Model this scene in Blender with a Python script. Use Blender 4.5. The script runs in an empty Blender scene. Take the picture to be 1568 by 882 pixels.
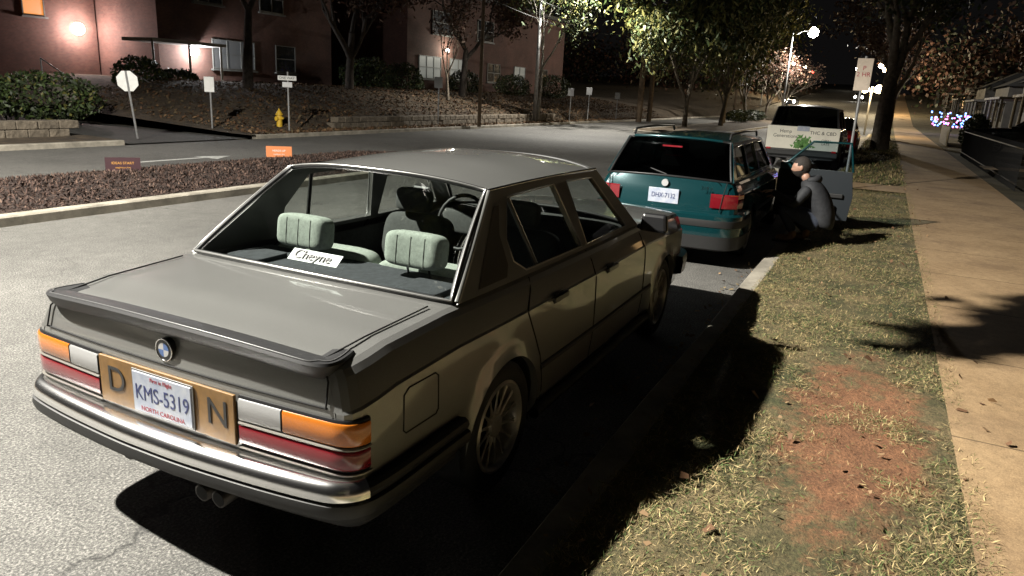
import bpy, bmesh, math, random
import numpy as np
from mathutils import Vector, Matrix
from mathutils import noise as mn
random.seed(7); rng=np.random.default_rng(7)
sc=bpy.context.scene
sc.view_settings.view_transform='Standard'; sc.view_settings.look='None'; sc.view_settings.exposure=0
COL=sc.collection
# ------------------------------------------------------------------ materials
def M(name,col,rough=.6,metal=0,var=None,bump=None,coat=0,emis=None,es=1,spec=.5,col2=None):
    m=bpy.data.materials.new(name);m.use_nodes=True;nt=m.node_tree;b=nt.nodes['Principled BSDF']
    b.inputs['Base Color'].default_value=(*col,1);b.inputs['Roughness'].default_value=rough
    b.inputs['Metallic'].default_value=metal;b.inputs['Coat Weight'].default_value=coat
    b.inputs['Coat Roughness'].default_value=.04;b.inputs['Specular IOR Level'].default_value=spec
    if emis: b.inputs['Emission Color'].default_value=(*emis,1);b.inputs['Emission Strength'].default_value=es
    tc=nt.nodes.new('ShaderNodeTexCoord')
    if var:
        n=nt.nodes.new('ShaderNodeTexNoise');n.inputs['Scale'].default_value=var[0];n.inputs['Detail'].default_value=8
        n.inputs['Roughness'].default_value=.7
        r=nt.nodes.new('ShaderNodeValToRGB');a=var[1]
        c2=col2 or tuple(c*(1-a) for c in col);c1=col if col2 else tuple(min(1,c*(1+a)) for c in col)
        r.color_ramp.elements[0].position=.35;r.color_ramp.elements[0].color=(*c2,1)
        r.color_ramp.elements[1].position=.65;r.color_ramp.elements[1].color=(*c1,1)
        nt.links.new(tc.outputs['Object'],n.inputs['Vector']);nt.links.new(n.outputs['Fac'],r.inputs['Fac'])
        nt.links.new(r.outputs['Color'],b.inputs['Base Color'])
    if bump:
        n=nt.nodes.new('ShaderNodeTexNoise');n.inputs['Scale'].default_value=bump[0];n.inputs['Detail'].default_value=6
        bp=nt.nodes.new('ShaderNodeBump');bp.inputs['Strength'].default_value=bump[1];bp.inputs['Distance'].default_value=bump[2] if len(bump)>2 else .02
        nt.links.new(tc.outputs['Object'],n.inputs['Vector']);nt.links.new(n.outputs['Fac'],bp.inputs['Height'])
        nt.links.new(bp.outputs['Normal'],b.inputs['Normal'])
    return m
class NT:
    def __init__(s,m): s.nt=m.node_tree;s.b=s.nt.nodes['Principled BSDF'];s.tc=s.nt.nodes.new('ShaderNodeTexCoord').outputs['Object']
    def n(s,t,**k):
        x=s.nt.nodes.new(t)
        for a,v in k.items():
            if a.startswith('_'): setattr(x,a[1:],v)
            else: x.inputs[a].default_value=v
        return x
    def l(s,a,b): s.nt.links.new(a,b)
    def noise(s,sc,det=6,rough=.6,vec=None):
        x=s.n('ShaderNodeTexNoise',Scale=sc,Detail=det,Roughness=rough);s.l(vec or s.tc,x.inputs['Vector']);return x.outputs['Fac']
    def ramp(s,f,els):
        r=s.n('ShaderNodeValToRGB');cr=r.color_ramp
        while len(cr.elements)<len(els): cr.elements.new(.5)
        for e,(p,c) in zip(cr.elements,els):
            e.position=p;e.color=(*c,1)
        s.l(f,r.inputs['Fac']);return r.outputs['Color']
    def mix(s,f,a,b,mode='MIX'):
        x=s.nt.nodes.new('ShaderNodeMix');x.data_type='RGBA';x.blend_type=mode
        if isinstance(f,(int,float)): x.inputs[0].default_value=f
        else: s.l(f,x.inputs[0])
        for v,i in ((a,6),(b,7)):
            if isinstance(v,tuple): x.inputs[i].default_value=(*v,1)
            else: s.l(v,x.inputs[i])
        return x.outputs[2]
    def math(s,op,a,b=0.):
        x=s.n('ShaderNodeMath',_operation=op)
        for v,i in ((a,0),(b,1)):
            if isinstance(v,(int,float)): x.inputs[i].default_value=v
            else: s.l(v,x.inputs[i])
        return x.outputs[0]
    def bump(s,h,st,d=.02):
        x=s.n('ShaderNodeBump',Strength=st,Distance=d);s.l(h,x.inputs['Height']);s.l(x.outputs['Normal'],s.b.inputs['Normal'])
g3=lambda v:(v,v,v)
def asphalt(name,base):
    m=M(name,g3(base),.8);t=NT(m)
    big=t.noise(.35,5,.6);sp=t.noise(80,3,.85);mid=t.noise(7,6,.7)
    c=t.ramp(sp,[(.34,(base*.22,base*.21,base*.2)),(.5,(base*.9,base*.87,base*.80)),(.66,(base*2.7,base*2.6,base*2.35))])
    c=t.mix(1.,c,t.ramp(big,[(.3,g3(.62)),(.7,g3(1.15))]),'MULTIPLY')
    c=t.mix(1.,c,t.ramp(mid,[(.3,g3(.74)),(.7,g3(1.14))]),'MULTIPLY')
    w=t.n('ShaderNodeVectorMath',_operation='ADD');nz=t.n('ShaderNodeTexNoise',Scale=1.6,Detail=5.);t.l(t.tc,nz.inputs['Vector'])
    t.l(t.tc,w.inputs[0]);t.l(nz.outputs['Color'],w.inputs[1])
    v=t.n('ShaderNodeTexVoronoi',_feature='DISTANCE_TO_EDGE',Scale=.38);t.l(w.outputs[0],v.inputs['Vector'])
    cr=t.ramp(v.outputs['Distance'],[(0.,g3(.3)),(.003,g3(.6)),(.006,g3(1))])
    gate=t.ramp(t.noise(.5,3),[(.44,g3(0)),(.54,g3(1))])
    c=t.mix(gate,c,t.mix(1.,c,cr,'MULTIPLY'))
    t.l(c,t.b.inputs['Base Color']);t.bump(t.math('ADD',sp,t.math('MULTIPLY',cr,1.)),.6,.006);return m
def brick(name,c1,c2,mortar,sc=1.):
    m=M(name,c1,.9);t=NT(m);s=t.n('ShaderNodeSeparateXYZ');t.l(t.tc,s.inputs[0])
    cb=t.n('ShaderNodeCombineXYZ');t.l(t.math('ADD',s.outputs[0],s.outputs[1]),cb.inputs[0]);t.l(s.outputs[2],cb.inputs[1])
    b=t.n('ShaderNodeTexBrick',Scale=4.4*sc,Color1=(*c1,1),Color2=(*c2,1),Mortar=(*mortar,1));b.inputs['Mortar Size'].default_value=.02
    t.l(cb.outputs[0],b.inputs['Vector'])
    c=t.mix(1.,b.outputs['Color'],t.ramp(t.noise(.8,6),[(.3,g3(.65)),(.7,g3(1.1))]),'MULTIPLY')
    t.l(c,t.b.inputs['Base Color']);return m
def glassmat(name,tint=(.55,.6,.6),rf=.5,rough=.02):
    m=bpy.data.materials.new(name);m.use_nodes=True;nt=m.node_tree;nt.nodes.clear()
    o=nt.nodes.new('ShaderNodeOutputMaterial');mx=nt.nodes.new('ShaderNodeMixShader');tr=nt.nodes.new('ShaderNodeBsdfTransparent');gl=nt.nodes.new('ShaderNodeBsdfGlossy')
    tr.inputs[0].default_value=(*tint,1);gl.inputs['Roughness'].default_value=rough
    # thin pane: same Fresnel reflectance from both faces
    ge=nt.nodes.new('ShaderNodeNewGeometry');io=nt.nodes.new('ShaderNodeMath');io.operation='MULTIPLY_ADD';io.inputs[1].default_value=1/1.5-1.5;io.inputs[2].default_value=1.5
    nt.links.new(ge.outputs['Backfacing'],io.inputs[0])
    fr=nt.nodes.new('ShaderNodeFresnel');nt.links.new(io.outputs[0],fr.inputs['IOR'])
    ma=nt.nodes.new('ShaderNodeMath');ma.operation='MULTIPLY_ADD';ma.inputs[1].default_value=1.;ma.inputs[2].default_value=rf
    nt.links.new(fr.outputs[0],ma.inputs[0]);nt.links.new(ma.outputs[0],mx.inputs[0]);nt.links.new(tr.outputs[0],mx.inputs[1]);nt.links.new(gl.outputs[0],mx.inputs[2]);nt.links.new(mx.outputs[0],o.inputs[0]);return m
asph=asphalt('asphalt_near',.112);asph2=asphalt('asphalt_side',.05)
black=M('black_rubber',(.012,.012,.012),.55);blackgl=M('black_trim',(.015,.015,.016),.3);tyre=M('tyre',(.015,.015,.015),.8,bump=(60,.3,.004))
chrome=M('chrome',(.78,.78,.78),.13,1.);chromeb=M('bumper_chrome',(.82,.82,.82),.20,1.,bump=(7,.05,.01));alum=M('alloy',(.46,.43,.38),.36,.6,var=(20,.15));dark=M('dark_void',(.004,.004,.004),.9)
GL=glassmat('car_glass',(.80,.84,.82),.03);GLD=glassmat('tinted_glass',(.08,.09,.09),.03)
whitem=M('white_paint',(.62,.62,.60),.5,var=(3,.06))
wood=M('pole_wood',(.13,.09,.055),.9,var=(9,.35),bump=(30,.5));galv=M('galvanised',(.30,.30,.30),.5,.6,var=(8,.2))
bark=M('bark',(.15,.125,.095),.95,var=(6,.45),bump=(14,.9,.03));barkd=M('bark_dark',(.05,.04,.032),.95,var=(6,.45),bump=(14,.8,.03))
# ------------------------------------------------------------------ mesh helpers
def link(o,parent=None):
    COL.objects.link(o)
    if parent: o.parent=parent
    return o
def E(name,loc=(0,0,0),rz=0):
    e=bpy.data.objects.new(name,None);e.location=loc;e.rotation_euler=(0,0,rz);e.empty_display_size=.2;return link(e)
def mo(name,v,f,mats,parent=None,smooth=False,mi=None,loc=None):
    me=bpy.data.meshes.new(name);me.from_pydata([tuple(map(float,p)) for p in v] if not isinstance(v,np.ndarray) else v.tolist(),[],[tuple(map(int,a)) for a in f] if not isinstance(f,np.ndarray) else f.tolist());
    if not isinstance(mats,(list,tuple)): mats=[mats]
    for m in mats: me.materials.append(m)
    if mi is not None: me.polygons.foreach_set('material_index',np.asarray(mi,dtype=np.int32))
    if smooth: me.polygons.foreach_set('use_smooth',[True]*len(me.polygons))
    me.update();o=bpy.data.objects.new(name,me)
    if loc: o.location=loc
    return link(o,parent)
def weld(o,d=.0008,angle=None):
    bm=bmesh.new();bm.from_mesh(o.data);bmesh.ops.remove_doubles(bm,verts=bm.verts,dist=d);bmesh.ops.recalc_face_normals(bm,faces=bm.faces)
    if angle:
        for e in bm.edges:
            if len(e.link_faces)==2 and e.calc_face_angle(0)>math.radians(angle): e.smooth=False
    bm.to_mesh(o.data);bm.free()
    return o
def grid(name,rows,mats,parent=None,smooth=True,w=True,angle=35,close=False):
    n=len(rows[0]);v=[p for r in rows for p in r];f=[]
    for i in range(len(rows)-1):
        for j in range(n if close else n-1):
            k=(j+1)%n;f.append((i*n+j,i*n+k,(i+1)*n+k,(i+1)*n+j))
    o=mo(name,v,f,mats,parent,smooth)
    if w: weld(o,angle=angle)
    return o
class Box:
    """collects boxes/prisms in one mesh"""
    def __init__(s): s.v=[];s.f=[];s.mi=[]
    def add(s,c,d,mi=0,rz=0,rx=0,ry=0,top=1.0):
        R=Matrix.Rotation(rz,3,'Z')@Matrix.Rotation(ry,3,'Y')@Matrix.Rotation(rx,3,'X');b=len(s.v)
        for z in (-.5,.5):
            k=top if z>0 else 1
            for x,y in ((-.5,-.5),(.5,-.5),(.5,.5),(-.5,.5)):
                s.v.append(tuple(Vector(c)+R@Vector((x*d[0]*k,y*d[1]*k,z*d[2]))))
        for q in ((0,3,2,1),(4,5,6,7),(0,1,5,4),(1,2,6,5),(2,3,7,6),(3,0,4,7)): s.f.append(tuple(b+i for i in q));s.mi.append(mi)
        return s
    def cyl(s,p,q,r1,r2=None,n=12,mi=0):
        r2=r1 if r2 is None else r2;p=Vector(p);q=Vector(q);d=(q-p).normalized();u=d.orthogonal().normalized();w=d.cross(u);b=len(s.v)
        for c,r in ((p,r1),(q,r2)):
            for i in range(n):
                a=2*math.pi*i/n;s.v.append(tuple(c+u*math.cos(a)*r+w*math.sin(a)*r))
        for i in range(n): s.f.append((b+i,b+(i+1)%n,b+n+(i+1)%n,b+n+i));s.mi.append(mi)
        s.f.append(tuple(b+i for i in range(n))[::-1]);s.mi.append(mi);s.f.append(tuple(b+n+i for i in range(n)));s.mi.append(mi)
        return s
    def make(s,name,mats,parent=None,bev=0,smooth=False):
        o=mo(name,s.v,s.f,mats,parent,smooth,s.mi)
        if bev:
            m=o.modifiers.new('b','BEVEL');m.width=bev;m.segments=2;m.limit_method='ANGLE'
        return o
def curve(name,pts,r,mat,parent=None,cyc=False):
    c=bpy.data.curves.new(name,'CURVE');c.dimensions='3D';c.bevel_depth=r;c.bevel_resolution=2;s=c.splines.new('POLY');s.points.add(len(pts)-1)
    for i,p in enumerate(pts): s.points[i].co=(*p,1)
    s.use_cyclic_u=cyc;c.materials.append(mat);return link(bpy.data.objects.new(name,c),parent)
def sweep(name,path,prof,mat,parent,zoff=None):
    rows=[];n=len(path)
    for i,(x,y) in enumerate(path):
        a=Vector(path[max(0,i-1)]);b=Vector(path[min(n-1,i+1)]);t=(b-a).normalized();nn=Vector((t.y,-t.x))
        rows.append([(x+nn.x*o,y+nn.y*o,z+(zoff[i] if zoff else 0)) for o,z in prof])
    return grid(name,rows,mat,parent,close=True,angle=30)
def text(name,s,loc,size,mat,parent,rot=(math.pi/2,0,-math.pi/2),ext=.001,ax='CENTER',sx=1):
    c=bpy.data.curves.new(name,'FONT');c.body=s;c.size=size;c.extrude=ext;c.align_x=ax;c.align_y='CENTER';c.materials.append(mat)
    o=bpy.data.objects.new(name,c);o.location=loc;o.rotation_euler=rot;o.scale=(sx,1,1);return link(o,parent)
def smooth_path(P,n=6):
    P=[np.array(p,float) for p in P];out=[]
    for i in range(len(P)-1):
        p0=P[max(0,i-1)];p1=P[i];p2=P[i+1];p3=P[min(len(P)-1,i+2)]
        for k in range(n):
            t=k/n;out.append(tuple(.5*((2*p1)+(-p0+p2)*t+(2*p0-5*p1+4*p2-p3)*t*t+(-p0+3*p1-3*p2+p3)*t**3)))
    out.append(tuple(P[-1]));return out
def pillow(nm,c,d,mat,parent,ry=0,e=.35,seams=0):
    """superellipsoid cushion"""
    v=[];f=[];nu,nv=32,18
    pw=lambda a,p:math.copysign(abs(a)**p,a)
    for j in range(nv+1):
        ph=-math.pi/2+math.pi*j/nv
        for i in range(nu):
            th=2*math.pi*i/nu;x=pw(math.cos(ph),e)*pw(math.cos(th),e);y=pw(math.cos(ph),e)*pw(math.sin(th),e);z=pw(math.sin(ph),e)
            if seams: x*=1+.10*abs(math.sin(y*math.pi*seams/2))
            x,y,z=x*d[0]/2,y*d[1]/2,z*d[2]/2
            v.append((c[0]+x*math.cos(ry)+z*math.sin(ry),c[1]+y,c[2]-x*math.sin(ry)+z*math.cos(ry)))
    for j in range(nv):
        for i in range(nu): f.append((j*nu+i,j*nu+(i+1)%nu,(j+1)*nu+(i+1)%nu,(j+1)*nu+i))
    return mo(nm,v,f,mat,parent,True)
# ------------------------------------------------------------------ vehicle
def wheel(parent,x,y,r,side,style='mesh',w=.2):
    s=side
    def lathe(name,prof,mat):
        rows=[]
        for i in range(49):
            a=2*math.pi*i/48;rows.append([(x+math.cos(a)*rr,y+s*o,r+math.sin(a)*rr) for rr,o in prof])
        return grid(name,rows,mat,parent,angle=40)
    ri=r*.70
    lathe('tyre',[(ri,-w),(r*.93,-w),(r*.99,-w+.02),(r,-w*.5),(r*.99,-.02),(r*.95,-.004),(r*.85,.006),(ri+.01,.0),(ri,-.01)],tyre)
    lathe('rim',[(ri+.004,-.004),(ri-.008,.004),(ri-.02,-.004),(ri-.03,-.03),(ri-.035,-.10),(ri-.03,-w)],alum)
    b=Box()
    b.cyl((x,y-s*.02,r),(x,y-s*.045,r),.05,.06,20)
    n=14 if style=='mesh' else 7
    for i in range(n):
        a=2*math.pi*i/n
        offs=((-.26,.26) if style=='mesh' else (0,))
        for k in offs:
            p=Vector((x+math.cos(a)*.045,y-s*.035,r+math.sin(a)*.045));q=Vector((x+math.cos(a+k)*(ri-.025),y-s*.022,r+math.sin(a+k)*(ri-.025)))
            b.cyl(p,q,.0045 if style=='mesh' else .03,.004 if style=='mesh' else .022,6)
    b.make('spokes',alum,parent,smooth=False)
    Box().cyl((x,y-s*.10,r),(x,y-s*.11,r),ri-.03,None,24).make('brake_backing',dark,parent)
def vehicle(name,loc,cfg,rz=0):
    root=E(name,loc,rz);C=cfg;ST=np.array(C['st'],float);paint=C['paint'];R=C['R'];wb=C['wb'];wr=C['wr'];zs=C['zs'];zr=C.get('zr',zs)
    def hw(x): return float(np.interp(x,ST[:,0],ST[:,1]))
    def zb(x): return float(np.interp(x,ST[:,0],ST[:,2]))
    xr,xf=ST[0,0],ST[-1,0];ins=C.get('ins',.10)
    def rowset(x):
        z=zb(x);return [(zs,.12),(zs+.03,.06),(zs+.10,.02),(zs+.22,.005),(.52,0),(.66,0),(z-.135,.004),(z-.127,.013),(z-.07,ins*.35),(z-.03,ins*.55),(z-.01,ins*.75),(z,ins)]
    def sy(x,z):
        r=rowset(x);y=hw(x)-float(np.interp(z,[a[0] for a in r],[a[1] for a in r]))
        for cx in (0,wb):
            d=math.hypot(x-cx,z-wr)
            if d<R+.08: y+=.018*(1-max(0,d-R)/.08)**2
        return y
    LZ,LD=C.get('lean',([0,1],[0,0]))
    def warp(x,z): return x+float(np.interp(z,LZ,LD))*max(0,min(1,(xr+.45-x)/.35))
    def zlow(x):
        z=zs if x>-R else zr
        for cx in (0,wb):
            if abs(x-cx)<R: z=max(z,wr+math.sqrt(R*R-(x-cx)**2))
        return z
    xs=set(np.linspace(xr,xf,90).tolist())|set(ST[:,0].tolist())
    for cx in (0,wb):
        for a in np.linspace(0,math.pi,37): xs.add(cx+R*.9999*math.cos(a))
        xs.add(cx-R-.0005);xs.add(cx+R+.0005)
    xs=sorted(xs)
    for s in (1,-1):
        rows=[]
        for x in xs:
            zl=zlow(x);rr=[]
            base=[a[0] for a in rowset(x)];zz=sorted(base+[.58,.72,wr+R+.02,wr+R+.05])
            for z in zz:
                z=max(z,zl);z=min(z,zb(x));rr.append((warp(x,z),s*sy(x,z),z))
            rows.append(rr)
        grid('body_side',rows,paint,root,angle=14)
        for cx in (0,wb):
            P=[(cx+R*math.cos(a),wr+R*math.sin(a)) for a in np.linspace(-.25,math.pi+.25,33)]
            grid('arch_lip',[[(a,s*(sy(a,max(b,zs))+.001),b),(a,s*(sy(a,max(b,zs))-.035),b)] for a,b in P if b>zs-.02 and not(a<-R*.8 and b<zr)],paint,root)
            grid('wheel_well',[[(cx+R*1.02*math.cos(a),s*(hw(cx)-.03),wr+R*1.02*math.sin(a)),(cx+R*1.02*math.cos(a),s*.40,wr+R*1.02*math.sin(a))] for a in np.linspace(-.3,math.pi+.3,20)],dark,root)
            wheel(root,cx,s*(hw(cx)-.015),wr,s,C.get('wstyle','mesh'))
    Box().add(((xr+xf)/2,0,zs+.16),(xf-xr-.25,1.0,.20)).make('underbody',dark,root)
    Box().add((wb/2,0,zs+.06),(wb-2*R,2*hw(1)-.3,.08)).make('floor',dark,root)
    for xe,nm in ((xr,'rear_panel'),(xf,'front_panel')):
        rows=[];zz=np.linspace(zr if xe==xr else zs,zb(xe),16)
        for z in zz:
            w=sy(xe,z);sg=-1 if xe==xr else 1
            rows.append([(warp(xe,z)+sg*C.get('bow',.02)*(1-(t)**2),t*w,z+(C['crown']*(1-t*t) if z==zz[-1] else 0)) for t in np.linspace(-1,1,25)])
        grid(nm,rows,paint,root,angle=50)
    def deck(nm,fa,fb,n=14):
        rows=[]
        for i in range(n+1):
            r=[]
            for t in np.linspace(-1,1,25):
                xa,xb_=fa(t),fb(t);x=xa+(xb_-xa)*i/n
                w=hw(min(max(x,xr),xf))-ins;z=zb(x)
                xx=warp(max(x,xr),z)-C.get('bow',.02)*(1-t*t)*max(0,1-(x-xr)/.25) if nm=='trunk_lid' else x+(C.get('bow',.02)*(1-t*t)*i/n)
                r.append((xx,t*w,z+C['crown']*(1-t*t)))
            rows.append(r)
        return grid(nm,rows,paint,root,angle=40)
    gb,gt,ff,fb_=C['gb'],C['gt'],C['ft'],C['fb']
    if C.get('trunk',True): deck('trunk_lid',lambda t:xr,lambda t:gb[0]+(gb[1]-gb[0])*t*t)
    deck('bonnet',lambda t:fb_[0]+(fb_[1]-fb_[0])*t*t,lambda t:xf)
    wt=C['wt'];zt=gt[2];zbel=zb(.8)
    def gy(z): return float(np.interp(z,[zbel,zt],[hw(.8)-ins,wt]))
    wbb=gy(zbel)
    for s in (1,-1):
        outer=[(gb[1],zb(gb[1]))]+[(x,zb(x)) for x in np.linspace(gb[1]+.2,fb_[1]-.2,6)]+[(fb_[1],zb(fb_[1])),(ff[1],ff[2]),((ff[1]+gt[1])/2,(ff[2]+gt[2])/2+.008),(gt[1],gt[2])]
        bm=bmesh.new();ed=[]
        for poly in [outer]+C['win_polys']:
            vs=[bm.verts.new((x,0,z)) for x,z in poly]
            for i in range(len(vs)): ed.append(bm.edges.new((vs[i],vs[(i+1)%len(vs)])))
        bmesh.ops.triangle_fill(bm,use_beauty=True,use_dissolve=False,edges=ed)
        for v_ in bm.verts: v_.co.y=s*gy(v_.co.z)
        bmesh.ops.recalc_face_normals(bm,faces=bm.faces)
        me=bpy.data.meshes.new('window_frame');bm.to_mesh(me);bm.free();me.materials.append(C.get('frame',paint));o=link(bpy.data.objects.new('window_frame',me),root)
        sm=o.modifiers.new('s','SOLIDIFY');sm.thickness=.03;sm.offset=0
        for poly in C['win_polys']:
            mo('side_glass',[(x,s*(gy(z)-.004),z) for x,z in poly],[tuple(range(len(poly)))],C['sglass'],root)
            curve('window_trim',[(x,s*(gy(z)+.014),z) for x,z in poly],.005,C['trim'],root,True)
    rows=[];zc=C['roofc']
    for t in np.linspace(-1,1,27):
        r=[]
        for i in range(17):
            k=i/16;xe=gt[1]+(ff[1]-gt[1])*k;xc=gt[0]+(ff[0]-gt[0])*k;x=xe+(xc-xe)*(1-t*t)
            ze=gt[2]+(ff[2]-gt[2])*k+.008*4*k*(1-k);zcen=np.interp(k,[0,.12,.35,.7,.9,1],[zc[0],zc[0]+(zc[1]-zc[0])*.45,zc[1],zc[1],zc[2]+(zc[1]-zc[2])*.4,zc[2]])
            sh=(1-abs(t)**2.6);r.append((x,t*(wt+.012),ze+(zcen-ze)*sh))
        rows.append(r)
    grid('roof',rows,C.get('roofp',paint),root,angle=60)
    def gg(nm,b,t_,wb_,wt_,zcb,zct,mat,bul):
        rows=[]
        for i in range(11):
            k=i/10;r=[]
            for t in np.linspace(-1,1,21):
                q=1-t*t;xb=b[1]+(b[0]-b[1])*q;xt=t_[1]+(t_[0]-t_[1])*q;zz0=b[2]+(zcb-b[2])*q;zz1=t_[2]+(zct-t_[2])*(1-abs(t)**2.6)
                z=zz0+(zz1-zz0)*k;p=(xb+(xt-xb)*k+bul*4*k*(1-k),t*(wb_+(wt_-wb_)*k),z);r.append(p)
            rows.append(r)
        grid(nm,rows,mat,root,angle=60)
        rim=rows[0]+[r[-1] for r in rows[1:-1]]+rows[-1][::-1]+[r[0] for r in rows[-2:0:-1]]
        curve(nm+'_seal',rim,.012,black,root,True);curve(nm+'_trim',[(p[0]+(-.009 if bul<0 else .009),p[1]*1.008,p[2]+.006) for p in rim],.0045,C['trim'],root,True)
        return rows
    rg=gg('rear_glass',(gb[0],gb[1],gb[2]),gt,wbb-.02,wt-.005,gb[2]+C['crown'],zc[0]-.003,C['rglass'],-.02)
    gg('windscreen',fb_,ff,wbb-.02,wt-.005,fb_[2]+C['crown'],zc[2]-.003,C['rglass'],.03)
    return root,dict(hw=hw,zb=zb,sy=sy,gy=gy,warp=warp,rg=rg)
# ------------------------------------------------------------------ main sedan
paint=M('grey_metallic',(.20,.20,.19),.37,.5,coat=1.0)
n=NT(paint);fl=n.noise(900,1);n.l(n.mix(1.,n.ramp(fl,[(.3,(.175,.176,.168)),(.7,(.255,.256,.245))]),n.ramp(n.noise(1.6,4),[(.3,g3(.95)),(.7,g3(1.04))]),'MULTIPLY'),n.b.inputs['Base Color'])
trimm=M('bright_trim',(.32,.32,.31),.3,.7)
sed=dict(st=[(-1.035,.755,.898),(-1.03,.782,.900),(-1.015,.804,.904),(-.98,.816,.908),(-.90,.82,.916),(-.8,.822,.93),(-.4,.828,.945),(0,.833,.94),(1.3,.838,.935),(2.1,.83,.935),(2.6,.825,.915),(3.1,.80,.885),(3.3,.78,.865),(3.4,.74,.845),(3.44,.69,.83)],
 paint=paint,R=.335,wb=2.625,wr=.305,zs=.20,zr=.42,lean=([.3,.75,.85,.92],[-.015,-.01,.012,.035]),crown=.03,bow=.03,
 gb=(-.40,-.31,.955),gt=(.13,.20,1.335),ft=(1.68,1.58,1.325),fb=(2.22,2.06,.935),wt=.585,roofc=(1.385,1.425,1.38),
 win_polys=[[(.33,.965),(.235,1.02),(.225,1.12),(.34,1.295),(.90,1.305),(1.045,.96)],[(1.12,.96),(1.075,1.305),(1.47,1.295),(1.83,.965)]],
 sglass=GL,rglass=GL,trim=trimm,ins=.095)
car,K=vehicle('parked_sedan',(0,0,0),sed)
sy,gy,zbf=K['sy'],K['gy'],K['zb']
def line_on(nm,pts,r,mat,par,f=sy,out=0.,cyc=False):
    for s_ in (1,-1): curve(nm,[(x,s_*(f(x,z)+out),z) for x,z in pts],r,mat,par,cyc)
seam=M('panel_gap',(.006,.006,.006),.9)
L=lambda a,b,n=10:[(a[0]+(b[0]-a[0])*i/n,a[1]+(b[1]-a[1])*i/n) for i in range(n+1)]
line_on('door_gap',L((.33,.93),(.20,.80),3)+L((.20,.80),(.35,.55),5)+L((.35,.55),(.45,.27),4),.0045,seam,car)
line_on('door_gap',L((1.08,.93),(1.09,.26),14),.0045,seam,car)
line_on('door_gap',L((2.0,.93),(2.06,.75),4)+L((2.06,.75),(2.08,.27),8),.0045,seam,car)
line_on('sill_gap',L((.45,.265),(2.08,.265),10),.004,seam,car)
line_on('window_sill_trim',L((.28,.947),(1.95,.947),20),.009,blackgl,car,out=-.002)
line_on('side_moulding',L((.37,.48),(2.26,.48),24),.018,black,car,out=-.004)
line_on('sill_trim',L((.35,.235),(2.27,.235),20),.03,black,car,out=.035)
line_on('quarter_bar',[(.37,1.30),(.47,.965)],.011,blackgl,car,f=lambda x,z:gy(z),out=.0)
line_on('fuel_flap',[(-.76,.60),(-.57,.60),(-.555,.615),(-.555,.75),(-.575,.765),(-.74,.765),(-.77,.745),(-.775,.615)],.003,seam,car,out=.001,cyc=True)
line_on('drip_rail',[(x,1.338+.008*4*((x-.2)/1.38)*(1-(x-.2)/1.38)) for x in np.linspace(.2,1.58,12)],.007,chrome,car,f=lambda x,z:.594)
for s in (1,-1):
    for x in (.50,1.27):
        Box().add((x+.05,s*(sy(x,.80)+.014),.80),(.17,.02,.028)).add((x+.04,s*(sy(x,.80)+.002),.797),(.10,.012,.05)).make('door_handle',blackgl,car,.004)
    b=Box();b.add((1.93,s*.905,.99),(.07,.19,.12),top=.85).add((1.97,s*.81,.95),(.06,.06,.04)).make('door_mirror',blackgl,car,.02)
    vp=[(-.13,.97),(.13,.97),(.17,1.02),(.17,1.15),(.24,1.27),(.19,1.27)]
    mo('pillar_vent',[(x,s*(gy(z)+.019),z) for x,z in vp],[tuple(range(6))],M('pillar_panel',(.05,.048,.042),.35,.3),car)
    curve('pillar_edge',[(-.30,s*(gy(.95)+.004),.95),(.20,s*(gy(1.33)+.008),1.33)],.014,paint,car)
    curve('boot_gap',[(-1.050,s*.715,.775),(-1.030,s*.71,.86),(-.995,s*.660,.917),(-.8,s*.672,.939),(-.42,s*.682,.957)],.0035,seam,car)
curve('boot_gap',[(K['warp'](-1.035,.775)-.03*(1-(y/.755)**2)-.001,y,.775) for y in np.linspace(-.715,.715,21)],.004,seam,car)
# boot-lid lip
pth=[(-.90,-.675),(-.96,-.69),(-1.01,-.69),(-1.03,-.66),(-1.042,-.58),(-1.056,-.3),(-1.063,0)];pth=pth+[(x,-y) for x,y in pth[-2::-1]]
pth=smooth_path(pth,3)
spm=M('spoiler_rubber',(.018,.018,.019),.5)
zo=[.028*(1-(abs(p[1])/.72)**2) for p in pth]
sweep('boot_spoiler',pth,[(-o_,z) for o_,z in [(-.07,.907),(-.045,.917),(.0,.922),(.028,.921),(.034,.912),(.022,.882),(.0,.858),(-.02,.852)]],spm,car,zo)
curve('spoiler_edge',[(p[0],p[1],.9225+z) for p,z in zip([(q[0]-.022 if abs(q[1])<.66 else q[0],q[1]*1.02) for q in pth],zo)],.0025,M('spoiler_lip',(.10,.10,.10),.3),car)
# rear lights
amber=M('amber_lens',(.50,.15,.016),.25,coat=1,var=(300,.15));red=M('red_lens',(.16,.006,.012),.25,coat=1,var=(300,.2));clear=M('clear_lens',(.32,.32,.32),.2,coat=1,bump=(250,.4,.003))
OUTL=[(-.965,.826),(-.990,.824),(-1.014,.815),(-1.032,.800),(-1.046,.772),(-1.054,.72),(-1.068,.5),(-1.075,.36)]
def lens(nm,a,b,z0,z1,mat,s,out=.006):
    P=np.array(smooth_path(OUTL,6));d=np.r_[0,np.cumsum(np.hypot(*np.diff(P,axis=0).T))]
    D=d[-1];us=np.linspace(a*D,b*D,26);X=np.interp(us,d,P[:,0]);Y=np.interp(us,d,P[:,1]);rows=[]
    T=np.gradient(np.stack([X,Y],1),axis=0);T/=np.linalg.norm(T,axis=1)[:,None]
    for x,y,t in zip(X,Y,T):
        nx,ny=(t[1],-t[0])
        if nx*(-1)+ny*.6<0: nx,ny=-nx,-ny
        rows.append([(x+nx*o,s*(y+ny*o),z) for o,z in ((-.02,z0),(out-.004,z0),(out,z0+.006),(out,z1-.006),(out-.004,z1),(-.02,z1))])
    grid(nm,rows,mat,car,close=True,angle=40)
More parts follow.
